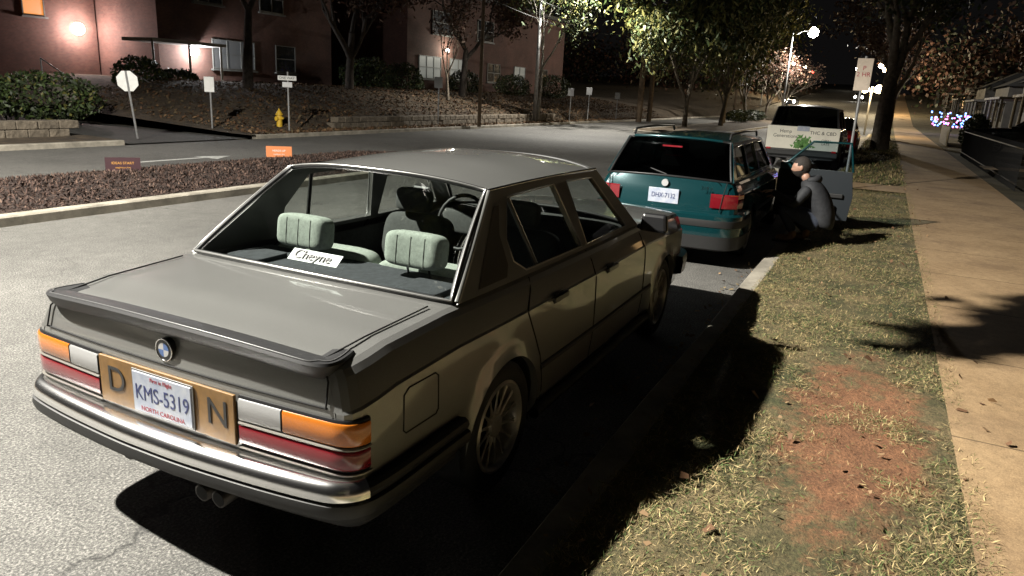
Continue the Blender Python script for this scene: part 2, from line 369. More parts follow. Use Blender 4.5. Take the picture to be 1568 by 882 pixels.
gt_=M('grey_trim',(.30,.28,.25),.35,.5)
for s in (1,-1):
    lens('light_housing',0,1,.562,.748,blackgl,s,.002)
    lens('light_trim',0.01,.995,.645,.656,gt_,s,.012)
    lens('red_lens',.015,.99,.575,.643,red,s,.010);lens('amber_lens',.015,.63,.660,.738,amber,s,.010);lens('reverse_lens',.645,.99,.660,.738,clear,s,.010)
    lens('light_surround',0,1,.555,.563,gt_,s,.010)
tan=M('tan_panel',(.20,.105,.028),.5,var=(12,.25))
Box().add((-1.082,0,.655),(.012,.70,.185)).make('plate_backing',tan,car,.003)
text('backing_letter','D',(-1.0895,.255,.66),.14,blackgl,car);text('backing_letter','N',(-1.0895,-.27,.66),.14,blackgl,car)
plate=M('plate_white',(.46,.48,.52),.4,var=(14,.25),col2=(.30,.34,.44))
Box().add((-1.094,0,.652),(.006,.305,.156)).make('licence_plate',plate,car,.003)
Box().add((-1.0915,0,.652),(.004,.32,.17)).make('plate_frame',M('plate_frame',(.3,.3,.3),.3,1.),car,.003)
navy=M('plate_navy',(.02,.03,.12),.5);redt=M('plate_red',(.35,.03,.05),.5)
text('plate_number','KMS-5319',(-1.0975,0,.650),.084,navy,car,sx=.80,ext=.0005);text('plate_motto','First in Flight',(-1.0975,0,.711),.022,redt,car,ext=.0003);text('plate_state','NORTH CAROLINA',(-1.0975,0,.590),.026,redt,car,ext=.0003)
Box().cyl((-1.045,0,.832),(-1.072,0,.832),.043,.041,28).make('badge_ring',blackgl,car)
bl=M('badge_blue',(.03,.10,.3),.3,coat=1);wh=M('badge_white',(.4,.4,.4),.3,coat=1)
for q in range(4):
    vs=[(-1.0735,0,.832)]+[(-1.0735,.026*math.cos(a),.832+.026*math.sin(a)) for a in np.linspace(q*math.pi/2,(q+1)*math.pi/2,8)]
    mo('badge_quarter',vs,[tuple(range(9))],(bl if q%2 else wh),car)
curve('badge_rim',[(-1.072,.041*math.cos(a),.832+.041*math.sin(a)) for a in np.linspace(0,2*math.pi,24)[:-1]],.0025,chrome,car,True)
# bumpers
hb=[(-.40,.848),(-.8,.846),(-.94,.840),(-1.015,.824),(-1.06,.785),(-1.085,.72),(-1.115,.5),(-1.138,.2),(-1.142,0)];bp=smooth_path(hb+[(x,-y) for x,y in hb[-2::-1]],4)
ch=[p for p in bp if p[0]<-.99]
def bsweep(nm,path,prof,mat,par=car): return sweep(nm,path[::-1],prof,mat,par)
bsweep('bumper_chrome',ch,[(.07,.540),(.01,.546),(-.006,.544),(-.020,.534),(-.030,.518),(-.034,.500),(-.034,.487),(-.028,.482),(.06,.480)],chromeb)
bsweep('bumper_rubber',bp,[(.05,.479),(-.02,.479),(-.036,.472),(-.040,.452),(-.032,.425),(.0,.405),(.06,.40)],black)
for sg in (1,-1): bsweep('bumper_side_top',[p for p in bp if p[0]>-1.01 and p[1]*sg>0],[(.03,.520),(-.01,.525),(-.024,.515),(-.030,.50),(-.022,.479),(.03,.479)],black)
bsweep('rear_valance',[(p[0]+.09,p[1]*.955) for p in bp if p[0]<-.45],[(.02,.43),(-.01,.43),(-.0,.33),(.04,.29)],M('valance',(.016,.016,.016),.7))
exm=M('exhaust',(.05,.045,.04),.4,.8)
for y in (-.13,-.215):
    Box().cyl((-.80,y,.31),(-1.06,y,.295),.034,.034,16).make('exhaust_pipe',exm,car,smooth=True)
    Box().cyl((-1.04,y,.296),(-1.0615,y,.295),.028,.028,16).make('exhaust_bore',dark,car)
curve('tow_hook',[(-1.05,.28+.035*math.cos(a),.335+.02*math.sin(a)) for a in np.linspace(0,6.28,12)],.006,black,car,True)
fbp=smooth_path([(3.1,-.83),(3.35,-.80),(3.48,-.68),(3.55,-.3),(3.57,0),(3.55,.3),(3.48,.68),(3.35,.80),(3.1,.83)],4)
sweep('front_bumper',fbp,[(-.06,.54),(.02,.54),(.03,.5),(.02,.40),(-.06,.38)],blackgl,car)
fb=Box();fb.add((3.50,0,.68),(.03,1.2,.16)).make('grille',black,car,.01)
for y in (-.58,-.4,.4,.58): Box().cyl((3.44,y,.69),(3.525,y,.69),.075,.072,20).make('headlamp',clear,car)
# interior
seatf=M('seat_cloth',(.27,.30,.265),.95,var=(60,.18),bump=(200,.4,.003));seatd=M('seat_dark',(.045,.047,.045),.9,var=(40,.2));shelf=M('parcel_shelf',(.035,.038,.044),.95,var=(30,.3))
grid('parcel_shelf',[[(-.36,y,.93) for y in np.linspace(-.66,.66,9)],[(.12,y,.925) for y in np.linspace(-.66,.66,9)]],shelf,car)
seamc=M('seat_seam',(.12,.13,.115),.95)
for y in (.33,-.33):
    pillow('rear_headrest',(.02,y,1.055),(.11,.31,.165),seatf,car,.12,.42,4)
    for k in (-.075,0,.075): curve('headrest_seam',[(-.041,y+k,.985),(-.037,y+k,1.05),(-.026,y+k,1.123)],.0018,seamc,car)
    for k in (-.06,.06): curve('headrest_post',[(.03,y+k,.99),(.05,y+k,.92)],.006,chrome,car)
    pillow('rear_seat_back',(.20,y,.72),(.15,.64,.48),seatf,car,-.1,.3,6)
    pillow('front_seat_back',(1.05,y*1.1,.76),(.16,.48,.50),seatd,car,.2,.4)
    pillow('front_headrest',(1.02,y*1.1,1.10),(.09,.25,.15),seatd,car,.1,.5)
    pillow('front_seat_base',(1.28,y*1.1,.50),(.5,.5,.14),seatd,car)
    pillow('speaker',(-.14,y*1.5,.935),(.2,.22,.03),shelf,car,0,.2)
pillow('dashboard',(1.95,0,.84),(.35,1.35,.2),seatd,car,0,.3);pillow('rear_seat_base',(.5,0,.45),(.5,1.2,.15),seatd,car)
pillow('rear_view_mirror',(1.55,0,1.24),(.02,.22,.06),black,car)
curve('steering_wheel',[(1.6+.06*math.sin(a),.36+.19*math.cos(a),.88+.18*math.sin(a)) for a in np.linspace(0,6.28,24)],.014,black,car,True)
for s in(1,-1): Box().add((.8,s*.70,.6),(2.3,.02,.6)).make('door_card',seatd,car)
def rgp(u,v):
    r=K['rg'];k=v*10;i=int(k);a=Vector(r[i][int((u+1)*10)]);b_=Vector(r[min(i+1,10)][int((u+1)*10)]);return a.lerp(b_,k-i)
p=rgp(0.0,.12);q=rgp(0.0,.3);dr=(q-p).normalized()
st=E('name_sticker');st.parent=car
Xv=Vector((0,-1,0));Zv=Xv.cross(dr)
st.location=Vector((p.x,-.06,p.z+.005))+Zv*.012;st.rotation_mode='QUATERNION'
mt=Matrix((Xv,dr,Zv)).transposed();st.rotation_quaternion=mt.to_quaternion()
mo('sticker_card',[(-.135,-.031,0),(.135,-.031,0),(.135,.031,0),(-.135,.031,0)],[(0,1,2,3)],M('sticker_white',(.40,.46,.43),.6),st)
text('sticker_text','Cheyne',(-.01,0,.004),.066,black,st,rot=(0,0,0),ext=.001)
# ------------------------------------------------------------------ green estate
gp=M('green_paint',(.003,.036,.042),.25,.3,coat=1.)
est=dict(st=[(-.90,.66,.93),(-.89,.72,.93),(-.86,.765,.93),(-.80,.79,.93),(-.6,.805,.93),(0,.815,.925),(1.4,.82,.915),(2.3,.81,.89),(3.0,.79,.83),(3.3,.75,.77),(3.42,.68,.72)],
 paint=gp,R=.33,wb=2.7,wr=.30,zs=.2,lean=([.3,.62,.8,.93],[-.06,-.03,0,.03]),crown=.025,bow=.05,trunk=False,
 gb=(-.92,-.84,.93),gt=(-.60,-.52,1.33),ft=(1.65,1.55,1.32),fb=(2.35,2.15,.90),wt=.58,roofc=(1.365,1.385,1.36),
 win_polys=[[(-.62,.97),(-.46,1.28),(.12,1.29),(.12,.96)],[(.2,.96),(.2,1.29),(.82,1.295),(.9,.96)],[(.98,.96),(.92,1.295),(1.45,1.285),(1.9,.95)]],
 sglass=GLD,rglass=GLD,trim=blackgl,ins=.11,wstyle='star',frame=gp)
wag,KW=vehicle('green_estate_car',(6.2,-.08,0),est)
gbp=smooth_path([(-.38,-.83),(-.75,-.825),(-.90,-.78),(-.99,-.65),(-1.02,-.3),(-1.03,0),(-1.02,.3),(-.99,.65),(-.90,.78),(-.75,.825),(-.38,.83)],4)
sweep('rear_bumper',gbp,[(.08,.60),(.0,.60),(-.03,.58),(-.035,.50),(-.03,.33),(.0,.25),(.08,.24)],gp,wag)
sweep('bumper_strip',gbp,[(.0,.54),(-.04,.535),(-.045,.50),(-.04,.46),(.0,.455)],black,wag)
sweep('bumper_lower',gbp,[(.05,.36),(-.034,.36),(-.030,.22),(.05,.19)],black,wag)
redg=M('red_light',(.38,.008,.012),.2,coat=1,emis=(1,.02,.03),es=.05)
for s in (1,-1):
    P=[(-.955,.50),(-.94,.62),(-.915,.70),(-.86,.775),(-.72,.808)]
    grid('tail_light',[[(x-.01,s*(y+.012),.66),(x-.012,s*(y+.014),.67),(x-.008,s*(y+.014),.80),(x,s*(y+.01),.81)] for x,y in P],red,wag)
    grid('tail_light_amber',[[(x-.009,s*(y+.014),.765),(x-.004,s*(y+.016),.805)] for x,y in P[2:]],amber,wag)
    curve('roof_rail',[(-.45,s*.55,1.36),(-.40,s*.55,1.42),(.5,s*.555,1.435),(1.3,s*.555,1.42),(1.36,s*.555,1.36)],.014,black,wag)
    b=Box();b.add((1.98,s*.93,.95),(.08,.18,.12)).make('door_mirror',gp,wag,.02)
    for x in (.18,.95): curve('door_gap',[(x,s*(KW['sy'](x,z)),z) for z in np.linspace(.25,.92,9)],.005,seam,wag)
    curve('side_moulding',[(x,s*(KW['sy'](x,.52)),.52) for x in np.linspace(.35,2.3,12)],.018,black,wag)
    pillow('seat_back',(.95,s*.36,.85),(.14,.46,.5),seatd,wag,.1,.4);pillow('headrest',(1.0,s*.36,1.15),(.09,.24,.15),seatd,wag,.1,.5)
Box().add((-.972,0,.74),(.01,.34,.16)).make('licence_plate',plate,wag,.003);text('plate_number','DHX-7132',(-.979,0,.74),.075,navy,wag,sx=.8)
for s in (1,-1): curve('hatch_gap',[(-.955,s*.62,.62),(-.95,s*.64,.8),(-.9,s*.66,.93)],.005,seam,wag)
Box().cyl((-.94,0,.88),(-.965,0,.88),.04,.038,20).make('badge',wh,wag)
curve('rear_wiper',[(-.93,.0,.97),(-.86,.22,1.02),(-.84,.30,1.03)],.007,black,wag)
curve('hatch_spoiler',[(-.60,-.5,1.345),(-.655,-.3,1.36),(-.67,0,1.365),(-.655,.3,1.36),(-.60,.5,1.345)],.016,gp,wag)
text('model_letters','318 ti',(-.975,-.47,.86),.055,chrome,wag)
Box().add((-.80,0,1.27),(.01,.22,.018)).make('brake_light',red,wag)
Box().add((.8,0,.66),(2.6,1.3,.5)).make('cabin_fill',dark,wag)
door=E('open_door',(2.02,-.82,0));door.parent=wag
dp=[(0,.25),(0,.90),(.42,.93),(.95,.93),(1.0,.60),(.97,.27)]
v=[(0,-a,z) for a,z in dp]+[(.07,-a,z) for a,z in dp];nq=len(dp)
mo('door_panel',v,[tuple(range(nq)),tuple(range(2*nq-1,nq-1,-1))]+[(i,(i+1)%nq,nq+(i+1)%nq,nq+i) for i in range(nq)],M('door_inner',(.004,.008,.012),.55),door)
Box().add((-.02,-.48,.6),(.04,.8,.06)).add((-.03,-.5,.42),(.05,.6,.10)).make('armrest',black,door,.01)
curve('door_window_frame',[(.035,-.02,.91),(.06,-.40,1.30),(.06,-.88,1.31),(.035,-.96,.93)],.016,gp,door)
mo('door_glass',[(.035,-.03,.92),(.06,-.41,1.29),(.06,-.87,1.30),(.035,-.95,.93)],[(0,1,2,3)],glassmat('door_glass',(.5,.6,.65),.04),door)
# ------------------------------------------------------------------ utility truck
tp=M('dark_paint',(.02,.02,.022),.35,.2,coat=.8)
tr=dict(st=[(-1.05,.93,1.12),(-1.03,.97,1.12),(-.9,.99,1.12),(0,1.0,1.12),(2.2,1.0,1.12),(3.0,.98,1.08),(3.7,.93,1.0)],paint=tp,R=.40,wb=2.9,wr=.37,zs=.32,crown=.02,bow=.02,trunk=False,
 gb=(-1.04,-1.02,1.13),gt=(-.80,-.76,1.70),ft=(1.6,1.5,1.68),fb=(2.4,2.2,1.12),wt=.78,roofc=(1.74,1.78,1.74),win_polys=[[(-.7,1.17),(-.6,1.62),(.3,1.64),(.3,1.17)],[(.4,1.17),(.4,1.64),(1.4,1.62),(1.9,1.17)]],
 sglass=GLD,rglass=GLD,trim=black,ins=.1,wstyle='star')
tru,KT=vehicle('utility_vehicle',(20.4,-.12,0),tr)
ban=M('banner_white',(.82,.78,.66),.6,var=(2,.08));grn=M('banner_green',(.10,.26,.05),.6,var=(30,.5))
Box().add((-1.095,0,.88),(.02,1.9,.62)).make('rear_banner',ban,tru,.01)
text('banner_text','Hemp\nGenerations',(-1.108,.45,.98),.13,black,tru);text('banner_text','THC & CBD',(-1.108,-.52,1.04),.13,black,tru);text('banner_text','OPEN\nLATE',(-1.108,-.62,.80),.09,black,tru)
vs=[];fs=[]
for i in range(140):
    y=rng.normal(0,.12);z=.62+abs(rng.normal(.0,.14));a=rng.uniform(0,6.28);r=.04;k=len(vs)
    for q in range(3): vs.append((-1.108-.0005*(i%7),y+r*math.cos(a+q*2.1)*(1 if q else 1.8),z+r*math.sin(a+q*2.1)*(1 if q else 1.8)))
    fs.append((k,k+1,k+2))
mo('banner_plant',vs,fs,grn,tru)
Box().add((-1.12,0,.46),(.16,1.95,.14)).make('rear_bumper',black,tru,.03)
for s in (1,-1): Box().add((-1.10,s*.86,.56),(.03,.12,.05)).make('tail_light',redg,tru,.01)
Box().add((-1.115,0,1.14),(.01,.32,.13)).make('licence_plate',plate,tru)
rp=M('red_paint',(.35,.012,.012),.3,.2,coat=1)
red_cfg=dict(est);red_cfg.update(paint=rp,frame=rp)
rc,_=vehicle('red_hatchback',(28.5,-.45,0),red_cfg)
for s in (1,-1): Box().add((-.99,s*.6,.72),(.02,.25,.12)).make('tail_light',redg,rc,.01)
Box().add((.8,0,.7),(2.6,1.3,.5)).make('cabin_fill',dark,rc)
sp2=M('black_paint',(.012,.012,.014),.25,.2,coat=1)
suvc=dict(tr);suvc.update(paint=sp2,frame=sp2,trim=chrome)
suv,_=vehicle('dark_suv',(35.5,-9.4,.14),suvc,rz=math.radians(82))
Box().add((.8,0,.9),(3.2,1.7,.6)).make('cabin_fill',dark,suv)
for s in (1,-1): Box().add((3.70,s*.72,.86),(.05,.34,.13)).make('headlamp',clear,suv,.02)
hl_on=M('headlight_on',(1,1,1),.3,emis=(1,.93,.8),es=50)
rise=lambda x:max(0,(x-85)*.045)
for (x,y) in ((118,11.2),(150,3.2)):
    oc,_=vehicle('oncoming_car',(x,y,rise(x)),dict(sed,paint=tp,frame=tp),math.pi)
    for s in (1,-1): Box().cyl((3.47,s*.6,.66),(3.60,s*.6,.66),.20,.20,12).make('headlight',hl_on,oc)
# ------------------------------------------------------------------ ground
def sheet(nm,x0,x1,y0,y1,z,mat,nx=1,ny=1,fn=None):
    xs=np.linspace(x0,x1,nx+1);ys=np.linspace(y0,y1,ny+1)
    return grid(nm,[[(x,y,z+(fn(x,y) if fn else 0)) for y in ys] for x in xs],mat,None,smooth=bool(fn),w=False)
soil=M('soil',(.07,.055,.035),.95,var=(1.2,.5),bump=(12,.6))
sheet('ground',-60,400,-200,200,-.06,soil)
sheet('road',-60,85,-1.17,14.2,0.0,asph)
sheet('road',85,300,-1.17,14.2,0.0,asph,40,1,lambda x,y:rise(x))
sheet('hillside',85.01,300,-60,-6.2,.0,soil,40,1,lambda x,y:rise(x)-.02);sheet('hillside',85.01,300,14.21,90,.0,soil,40,1,lambda x,y:rise(x)-.02)
sheet('side_street',9.2,13.0,14.3,60,.02,asph2)
conc=M('kerb_concrete',(.27,.245,.20),.85,var=(3,.35),bump=(60,.4,.004))
def kerb(nm,path,w=.16,h=.12):
    sweep(nm,path,[(0,-.05),(0,h-.02),(.015,h),(w,h),(w,-.05)],conc,None)
kerb('kerb',[(x,-1.17+.008*math.sin(x*1.7)) for x in np.linspace(-30,85,141)])
gm=M('verge_grass',(.2,.16,.09),.95);t=NT(gm)
a=t.ramp(t.noise(2.2,8,.75),[(.36,(.05,.06,.02)),(.48,(.11,.095,.04)),(.62,(.22,.165,.08))])
a=t.mix(1.,a,t.ramp(t.noise(55,4,.8),[(.3,g3(.35)),(.7,g3(1.35))]),'MULTIPLY')
s_=t.n('ShaderNodeSeparateXYZ');t.l(t.tc,s_.inputs[0])
dx=t.math('DIVIDE',t.math('SUBTRACT',s_.outputs[0],1.35),1.35);dy=t.math('DIVIDE',t.math('SUBTRACT',s_.outputs[1],-2.28),.40)
dd=t.math('ADD',t.math('MULTIPLY',dx,dx),t.math('MULTIPLY',dy,dy));dd=t.math('ADD',dd,t.math('MULTIPLY',t.math('SUBTRACT',t.noise(4,8,.75),.5),4.5))
mk=t.ramp(dd,[(.35,g3(1)),(1.3,g3(0))])
dirt=t.mix(1.,t.ramp(t.noise(5,8,.7),[(.3,(.17,.075,.034)),(.7,(.36,.17,.08))]),t.ramp(t.noise(70,4),[(.3,g3(.5)),(.7,g3(1.2))]),'MULTIPLY')
t.l(t.mix(mk,a,dirt),t.b.inputs['Base Color']);t.bump(t.math('ADD',t.noise(40,6,.8),t.noise(6,4)),.8,.03)
def gz(x,y): return .03*mn.noise((x*1.3,y*1.3,0))+.012*mn.noise((x*6,y*6,3))
def verge(x0,x1,n): sheet('verge_grass',x0,x1,-1.32,-2.74,.122,gm,n,22,lambda x,y:rise(x)+gz(x,y)*max(0,min(1,(-1.3-y)*8,(y+2.76)*8)))
verge(-8,14.2,330);verge(15.6,60,200);verge(60,200,60)
swm=M('footway_concrete',(.30,.25,.18),.85);t=NT(swm)
c=t.mix(1.,t.ramp(t.noise(1.1,8,.7),[(.3,(.28,.18,.09)),(.7,(.46,.315,.17))]),t.ramp(t.noise(120,3),[(.3,g3(.72)),(.7,g3(1.12))]),'MULTIPLY')
s_=t.n('ShaderNodeSeparateXYZ');t.l(t.tc,s_.inputs[0]);fx=t.math('FRACT',t.math('DIVIDE',s_.outputs[0],1.5));jt=t.ramp(fx,[(0.,g3(.25)),(.008,g3(.45)),(.012,g3(1))])
c=t.mix(1.,c,jt,'MULTIPLY');c=t.mix(t.ramp(t.noise(.7,6,.7),[(.50,g3(0)),(.75,g3(.75))]),c,(.14,.085,.048))
c=t.mix(1.,c,t.ramp(t.noise(14,6,.75),[(.3,g3(.72)),(.65,g3(1.08))]),'MULTIPLY')
t.l(c,t.b.inputs['Base Color']);t.bump(t.math('ADD',t.noise(90,4),t.math('MULTIPLY',jt,2.)),.4,.006)
sheet('footway',-10,85,-4.62,-2.73,.14,swm);sheet('footway',85,200,-4.62,-2.73,.14,swm,30,1,lambda x,y:rise(x));sheet('footway_spur',14.2,15.6,-2.73,-1.32,.144,swm)
lawn=M('lawn',(.06,.05,.026),.95,var=(1.5,.5),bump=(30,.8,.04));sheet('lawn',-10,200,-60,-4.62,.12,lawn,60,20,lambda x,y:rise(x)+.25*min(1,max(0,(-5-y)/10))+.05*mn.noise((x*.4,y*.4,0)))
sheet('garden_path',20,21.3,-12,-4.62,.40,swm)
mul=M('mulch',(.035,.02,.015),.95,var=(25,.6),bump=(45,1.,.04))
def island(nm,x0,x1,y0,y1,mat,hz=.12):
    r=(y1-y0)/2;cy=(y0+y1)/2
    P=[(x0,y1),(x0,y0)] if x0<0 else [(x0+r-r*math.cos(a),cy-r*math.sin(a)) for a in np.linspace(-math.pi/2,math.pi/2,14)]
    Q=[(x1-r+r*math.sin(a),cy-r*math.cos(a)) for a in np.linspace(0,math.pi,14)]
    ring=P+[(x,y0) for x in np.linspace(x0+r+1,x1-r-1,12)]+Q+[(x,y1) for x in np.linspace(x1-r-1,x0+r+1,12)]
    n_=len(ring);prof=[(0,-.03),(0,hz-.02),(.02,hz),(.17,hz),(.17,.05)];rows=[]
    for i in range(n_):
        p=Vector(ring[i-1]);q=Vector(ring[(i+1)%n_]);t_=(q-p).normalized();nn=Vector((-t_.y,t_.x));rows.append([(ring[i][0]+nn.x*o,ring[i][1]+nn.y*o,z) for o,z in prof])
    rows.append(rows[0]);grid(nm+'_kerb',rows,conc)
    nx=int((x1-x0)*3);xs=np.linspace(x0+.15,x1-.15,min(nx,150));rows=[]
    for x in xs:
        k=r-.15
        if x>x1-r: k=math.sqrt(max(0,r*r-(x-x1+r)**2))*.95
        if x0>0 and x<x0+r: k=math.sqrt(max(0,r*r-(x-x0-r)**2))*.95
        rows.append([(x,cy+t_*k,hz-.015+.13*(1-t_*t_)+.02*mn.noise((x*2,t_*4,0))) for t_ in np.linspace(-1,1,17)])
    grid(nm,rows,mat)
island('median_mulch',-30,11.8,6.5,9.4,mul);island('median_grass',33,84,5.6,9.6,M('median_soil',(.07,.05,.03),.95,var=(2,.5),bump=(20,.8,.05)))
def chips(nm,n,fx,mats,size,probs,flat=.6,thin=.25):
    X=fx(n);n=len(X);a=rng.uniform(0,2*np.pi,n);tl=rng.normal(0,flat,n);L_=rng.uniform(.5,1.3,n)*size;W_=L_*rng.uniform(thin*.5,thin*1.5,n)
    d=np.stack([np.cos(a)*np.cos(tl),np.sin(a)*np.cos(tl),np.abs(np.sin(tl))],1);s=np.stack([-np.sin(a),np.cos(a),rng.normal(0,.4,n)],1)
    V=np.stack([X-s*W_[:,None]/3,X+d*L_[:,None]*.4-s*W_[:,None]*.55,X+d*L_[:,None]+s*W_[:,None]*.1,X+d*L_[:,None]*.45+s*W_[:,None]*.6],1).reshape(-1,3)
    return mo(nm,V,np.arange(4*n).reshape(-1,4),mats,None,mi=rng.choice(len(mats),n,p=probs))
chipm=[M('chip_a',(.055,.03,.022),.9),M('chip_b',(.022,.014,.011),.9),M('chip_c',(.10,.062,.045),.9)]
def fm(n):
    x=rng.uniform(-2,11,n);y=rng.uniform(6.7,9.2,n);return np.stack([x,y,.11+.13*(1-((y-7.95)/1.3)**2)],1)
chips('mulch_chips',45000,fm,chipm,.06,[.4,.4,.2])
straw=[M('straw',(.42,.32,.15),.8),M('straw_dark',(.19,.14,.07),.9),M('green_blade',(.08,.12,.03),.8),M('olive_blade',(.16,.15,.055),.8)]
def fg(n):
    x=-1.2+16*rng.random(n)**1.9;y=rng.uniform(-2.82,-1.3,n)
    d=((x-1.35)/1.35)**2+((y+2.28)/.40)**2;nn=np.array([mn.noise((a*1.7,b*1.7,0))+.6*mn.noise((a*7,b*7,2)) for a,b in zip(x,y)])
    keep=(d+nn*2.2+rng.normal(0,.35,n)>1.0)&((x<14.2)|(x>15.6));keep|=rng.random(n)<.05;keep&=(rng.random(n)<.62+nn*.9)
    x,y=x[keep],y[keep];return np.stack([x,y,np.full(len(x),.125)+.015*rng.random(len(x))],1)
chips('grass_blades',230000,fg,straw,.036,[.30,.28,.20,.22],.45,.07)
def fg2(n):
    x=rng.uniform(15.6,40,n);y=rng.uniform(-2.75,-1.3,n);return np.stack([x,y,np.full(n,.13)],1)
chips('grass_blades',14000,fg2,straw,.12,[.25,.3,.2,.25],.5,.12)
leafm=[M('dead_leaf_a',(.13,.065,.03),.8),M('dead_leaf_b',(.24,.15,.075),.8)]
def fl_(n):
    x=rng.uniform(-1,20,n);y=rng.uniform(-3.0,-1.2,n);return np.stack([x,y,np.full(n,.145)],1)
chips('fallen_leaves',300,fl_,leafm,.038,[.6,.4],.5,.8)
def fl3(n):
    x=rng.uniform(0,16,n);y=-1.12+abs(rng.normal(0,.12,n));return np.stack([x,y,np.full(n,.012)],1)
chips('gutter_litter',260,fl3,leafm+[straw[1]],.04,[.4,.3,.3],.3,.7)
def hz(x,y):
    k=min(1,max(0,(x-12.5)/3));z0=.10+.35*min(1,max(0,(y-15.2)/.5))*min(1,max(0,(x-15.5)/2));return rise(x)+z0+k*1.0*min(1,max(0,(y-15.5)/7))**.8+(1-k)*.012*(y-14)
def fl2(n):
    x=rng.uniform(13.5,60,n);y=14.3+rng.random(n)**1.5*10;return np.stack([x,y,np.array([hz(a,b)+.02 for a,b in zip(x,y)])],1)
hl=M('leafy_bank',(.06,.042,.025),.95,var=(3,.6),bump=(25,.9,.05))
sheet('bank',-30,9.1,14.3,60,.0,hl,30,30,hz);sheet('bank',13.1,220,14.3,70,.0,hl,160,60,hz)
kerb('far_kerb',[(x,14.2) for x in np.linspace(85,13.2,40)]);kerb('far_kerb',[(x,14.2) for x in np.linspace(9,-30,20)])
chips('bank_leaves',26000,fl2,[M('bank_leaf_a',(.10,.05,.022),.8),M('bank_leaf_b',(.16,.095,.045),.8),M('bank_straw',(.09,.065,.032),.9)],.10,[.5,.2,.3],.5,.8)
sheet('far_footway',14,85,14.36,15.0,.125,M('far_footway',(.16,.12,.085),.9,var=(2,.4)))
wp=M('road_paint',(.42,.42,.40),.7,var=(20,.5))
mo('road_arrow',[(6.9,11.1,.004),(8.6,11.1,.004),(8.6,11.35,.004),(9.3,11.0,.004),(8.6,10.65,.004),(8.6,10.95,.004),(6.9,10.95,.004)],[(0,1,2,3,4,5,6)],wp)
stone=M('stone_wall',(.14,.115,.085),.9,var=(4,.4),bump=(8,1.,.05))
b=Box()
for i in range(46):
    x=18+i*.42
    for k in range(2): b.add((x+.2*(k%2),15.35+rng.uniform(-.02,.02),.22+.2*k),(.40,.35,.19+rng.uniform(-.01,.01)))
b.make('retaining_wall',stone,None,.02)
b=Box()
for i in range(30):
    for k in range(2): b.add((8.4-i*.5+.25*(k%2),15.9,.2+.2*k),(.48,.4,.19))
b.make('low_wall',stone,None,.02)
# ------------------------------------------------------------------ buildings
br=brick('red_brick',(.12,.05,.036),(.085,.033,.024),(.10,.085,.07));win_d=M('window_dark',(.012,.014,.018),.1,coat=1);frm=M('window_frame_paint',(.12,.12,.11),.6)
def emi(nm,c,s): return M(nm,(.1,.1,.1),.5,emis=c,es=s)
roofm=M('roof_edge',(.06,.055,.05),.8)
def building(name,x0,x1,y0,y1,z0,h,wins,mat=br):
    r=E(name,(0,0,0));b=Box();b.add(((x0+x1)/2,(y0+y1)/2,z0+h/2),(x1-x0,y1-y0,h)).make('walls',mat,r)
    Box().add(((x0+x1)/2,(y0+y1)/2,z0+h+.15),(x1-x0+.5,y1-y0+.5,.3)).make('roof',roofm,r)
    for (x,z,w,hh,m) in wins:
        Box().add((x,y0-.01,z),(w,.06,hh)).make('window',m,r)
        f=Box();nmu=max(1,int(w/.8))
        for i in range(nmu+1): f.add((x-w/2+w*i/nmu,y0-.05,z),(.05,.05,hh+.06))
        for zz in (-.5,0,.5): f.add((x,y0-.055,z+zz*hh),(w+.06,.05,.04))
        f.add((x,y0-.08,z-hh/2-.08),(w+.2,.16,.08));f.make('window_frame',frm,r)
    return r
lit=emi('window_lit',(.8,.85,.75),.12);orl=emi('window_orange',(1,.35,.08),.9);dim=emi('window_dim',(.6,.7,.8),.03)
b2=building('brick_apartments',20.2,31.6,27,38,.6,7.5,[(24.4,2.7,2.6,1.3,dim),(27.9,2.7,1.4,1.3,win_d),(23,5.6,1.6,1.3,win_d),(27,5.6,1.6,1.3,win_d)])
b3=building('brick_school',37,62,25.5,36,.8,7,[(39.6,2.9,2.6,1.4,lit),(43.2,2.9,2.2,1.4,lit),(48.5,2.9,2,1.3,win_d),(53.,2.9,2,1.3,lit),(57.5,2.9,2,1.3,win_d),(41,5.8,2.4,1.4,win_d),(47,5.8,2.4,1.4,win_d)])
b1=building('brick_block',6,20.1,31,44,.3,9,[(17.3,4.5,.9,1.4,orl),(15.2,4.5,1.0,1.4,win_d),(13.5,2.2,1.2,1.4,win_d)])
cn=E('entrance_canopy');b=Box();b.add((20.3,26.0,3.0),(3.8,1.9,.14))
for x in (18.5,20.3,22.0): b.cyl((x,25.2,.5),(x,25.2,2.95),.05)
b.make('canopy_frame',M('canopy_white',(.3,.29,.26),.6),cn)
def lamp_light(parent,loc,power,col,r=.12,spot=None,blend=.45):
    l=bpy.data.lights.new('lamp','SPOT' if spot else 'POINT');l.energy=power;l.color=col;l.shadow_soft_size=r
    if spot: l.spot_size=math.radians(spot);l.spot_blend=blend
    o=bpy.data.objects.new('lamp_light',l);o.location=loc;link(o,parent)
def globe(nm,par,loc,r,mat):
    bpy.ops.mesh.primitive_uv_sphere_add(segments=16,ring_count=10,radius=r);o=bpy.context.object;o.name=nm;o.parent=par;o.location=loc;o.data.materials.append(mat)
    for p in o.data.polygons:p.use_smooth=True
    return o
def wall_lamp(loc,power,col,es=40,r_=.13):
    r=E('wall_lamp',loc);Box().add((0,.06,0),(.14,.08,.2)).make('backplate',black,r,.01)
    globe('globe',r,(0,-.1,0),r_,emi('lamp_globe',col,es));lamp_light(r,(0,-.55,-.02),power,col)
wall_lamp((19.1,30.9,3.4),480,(1,.82,.78),60,.26);wall_lamp((21.9,26.9,2.72),380,(.95,.97,1.),60,.22)
wall_lamp((41.5,25.4,4.1),200,(1,.95,.8),12)
b=Box()
for i in range(6): b.add((15.2,23+i*.32,.35+i*.14),(3,.34,.15))
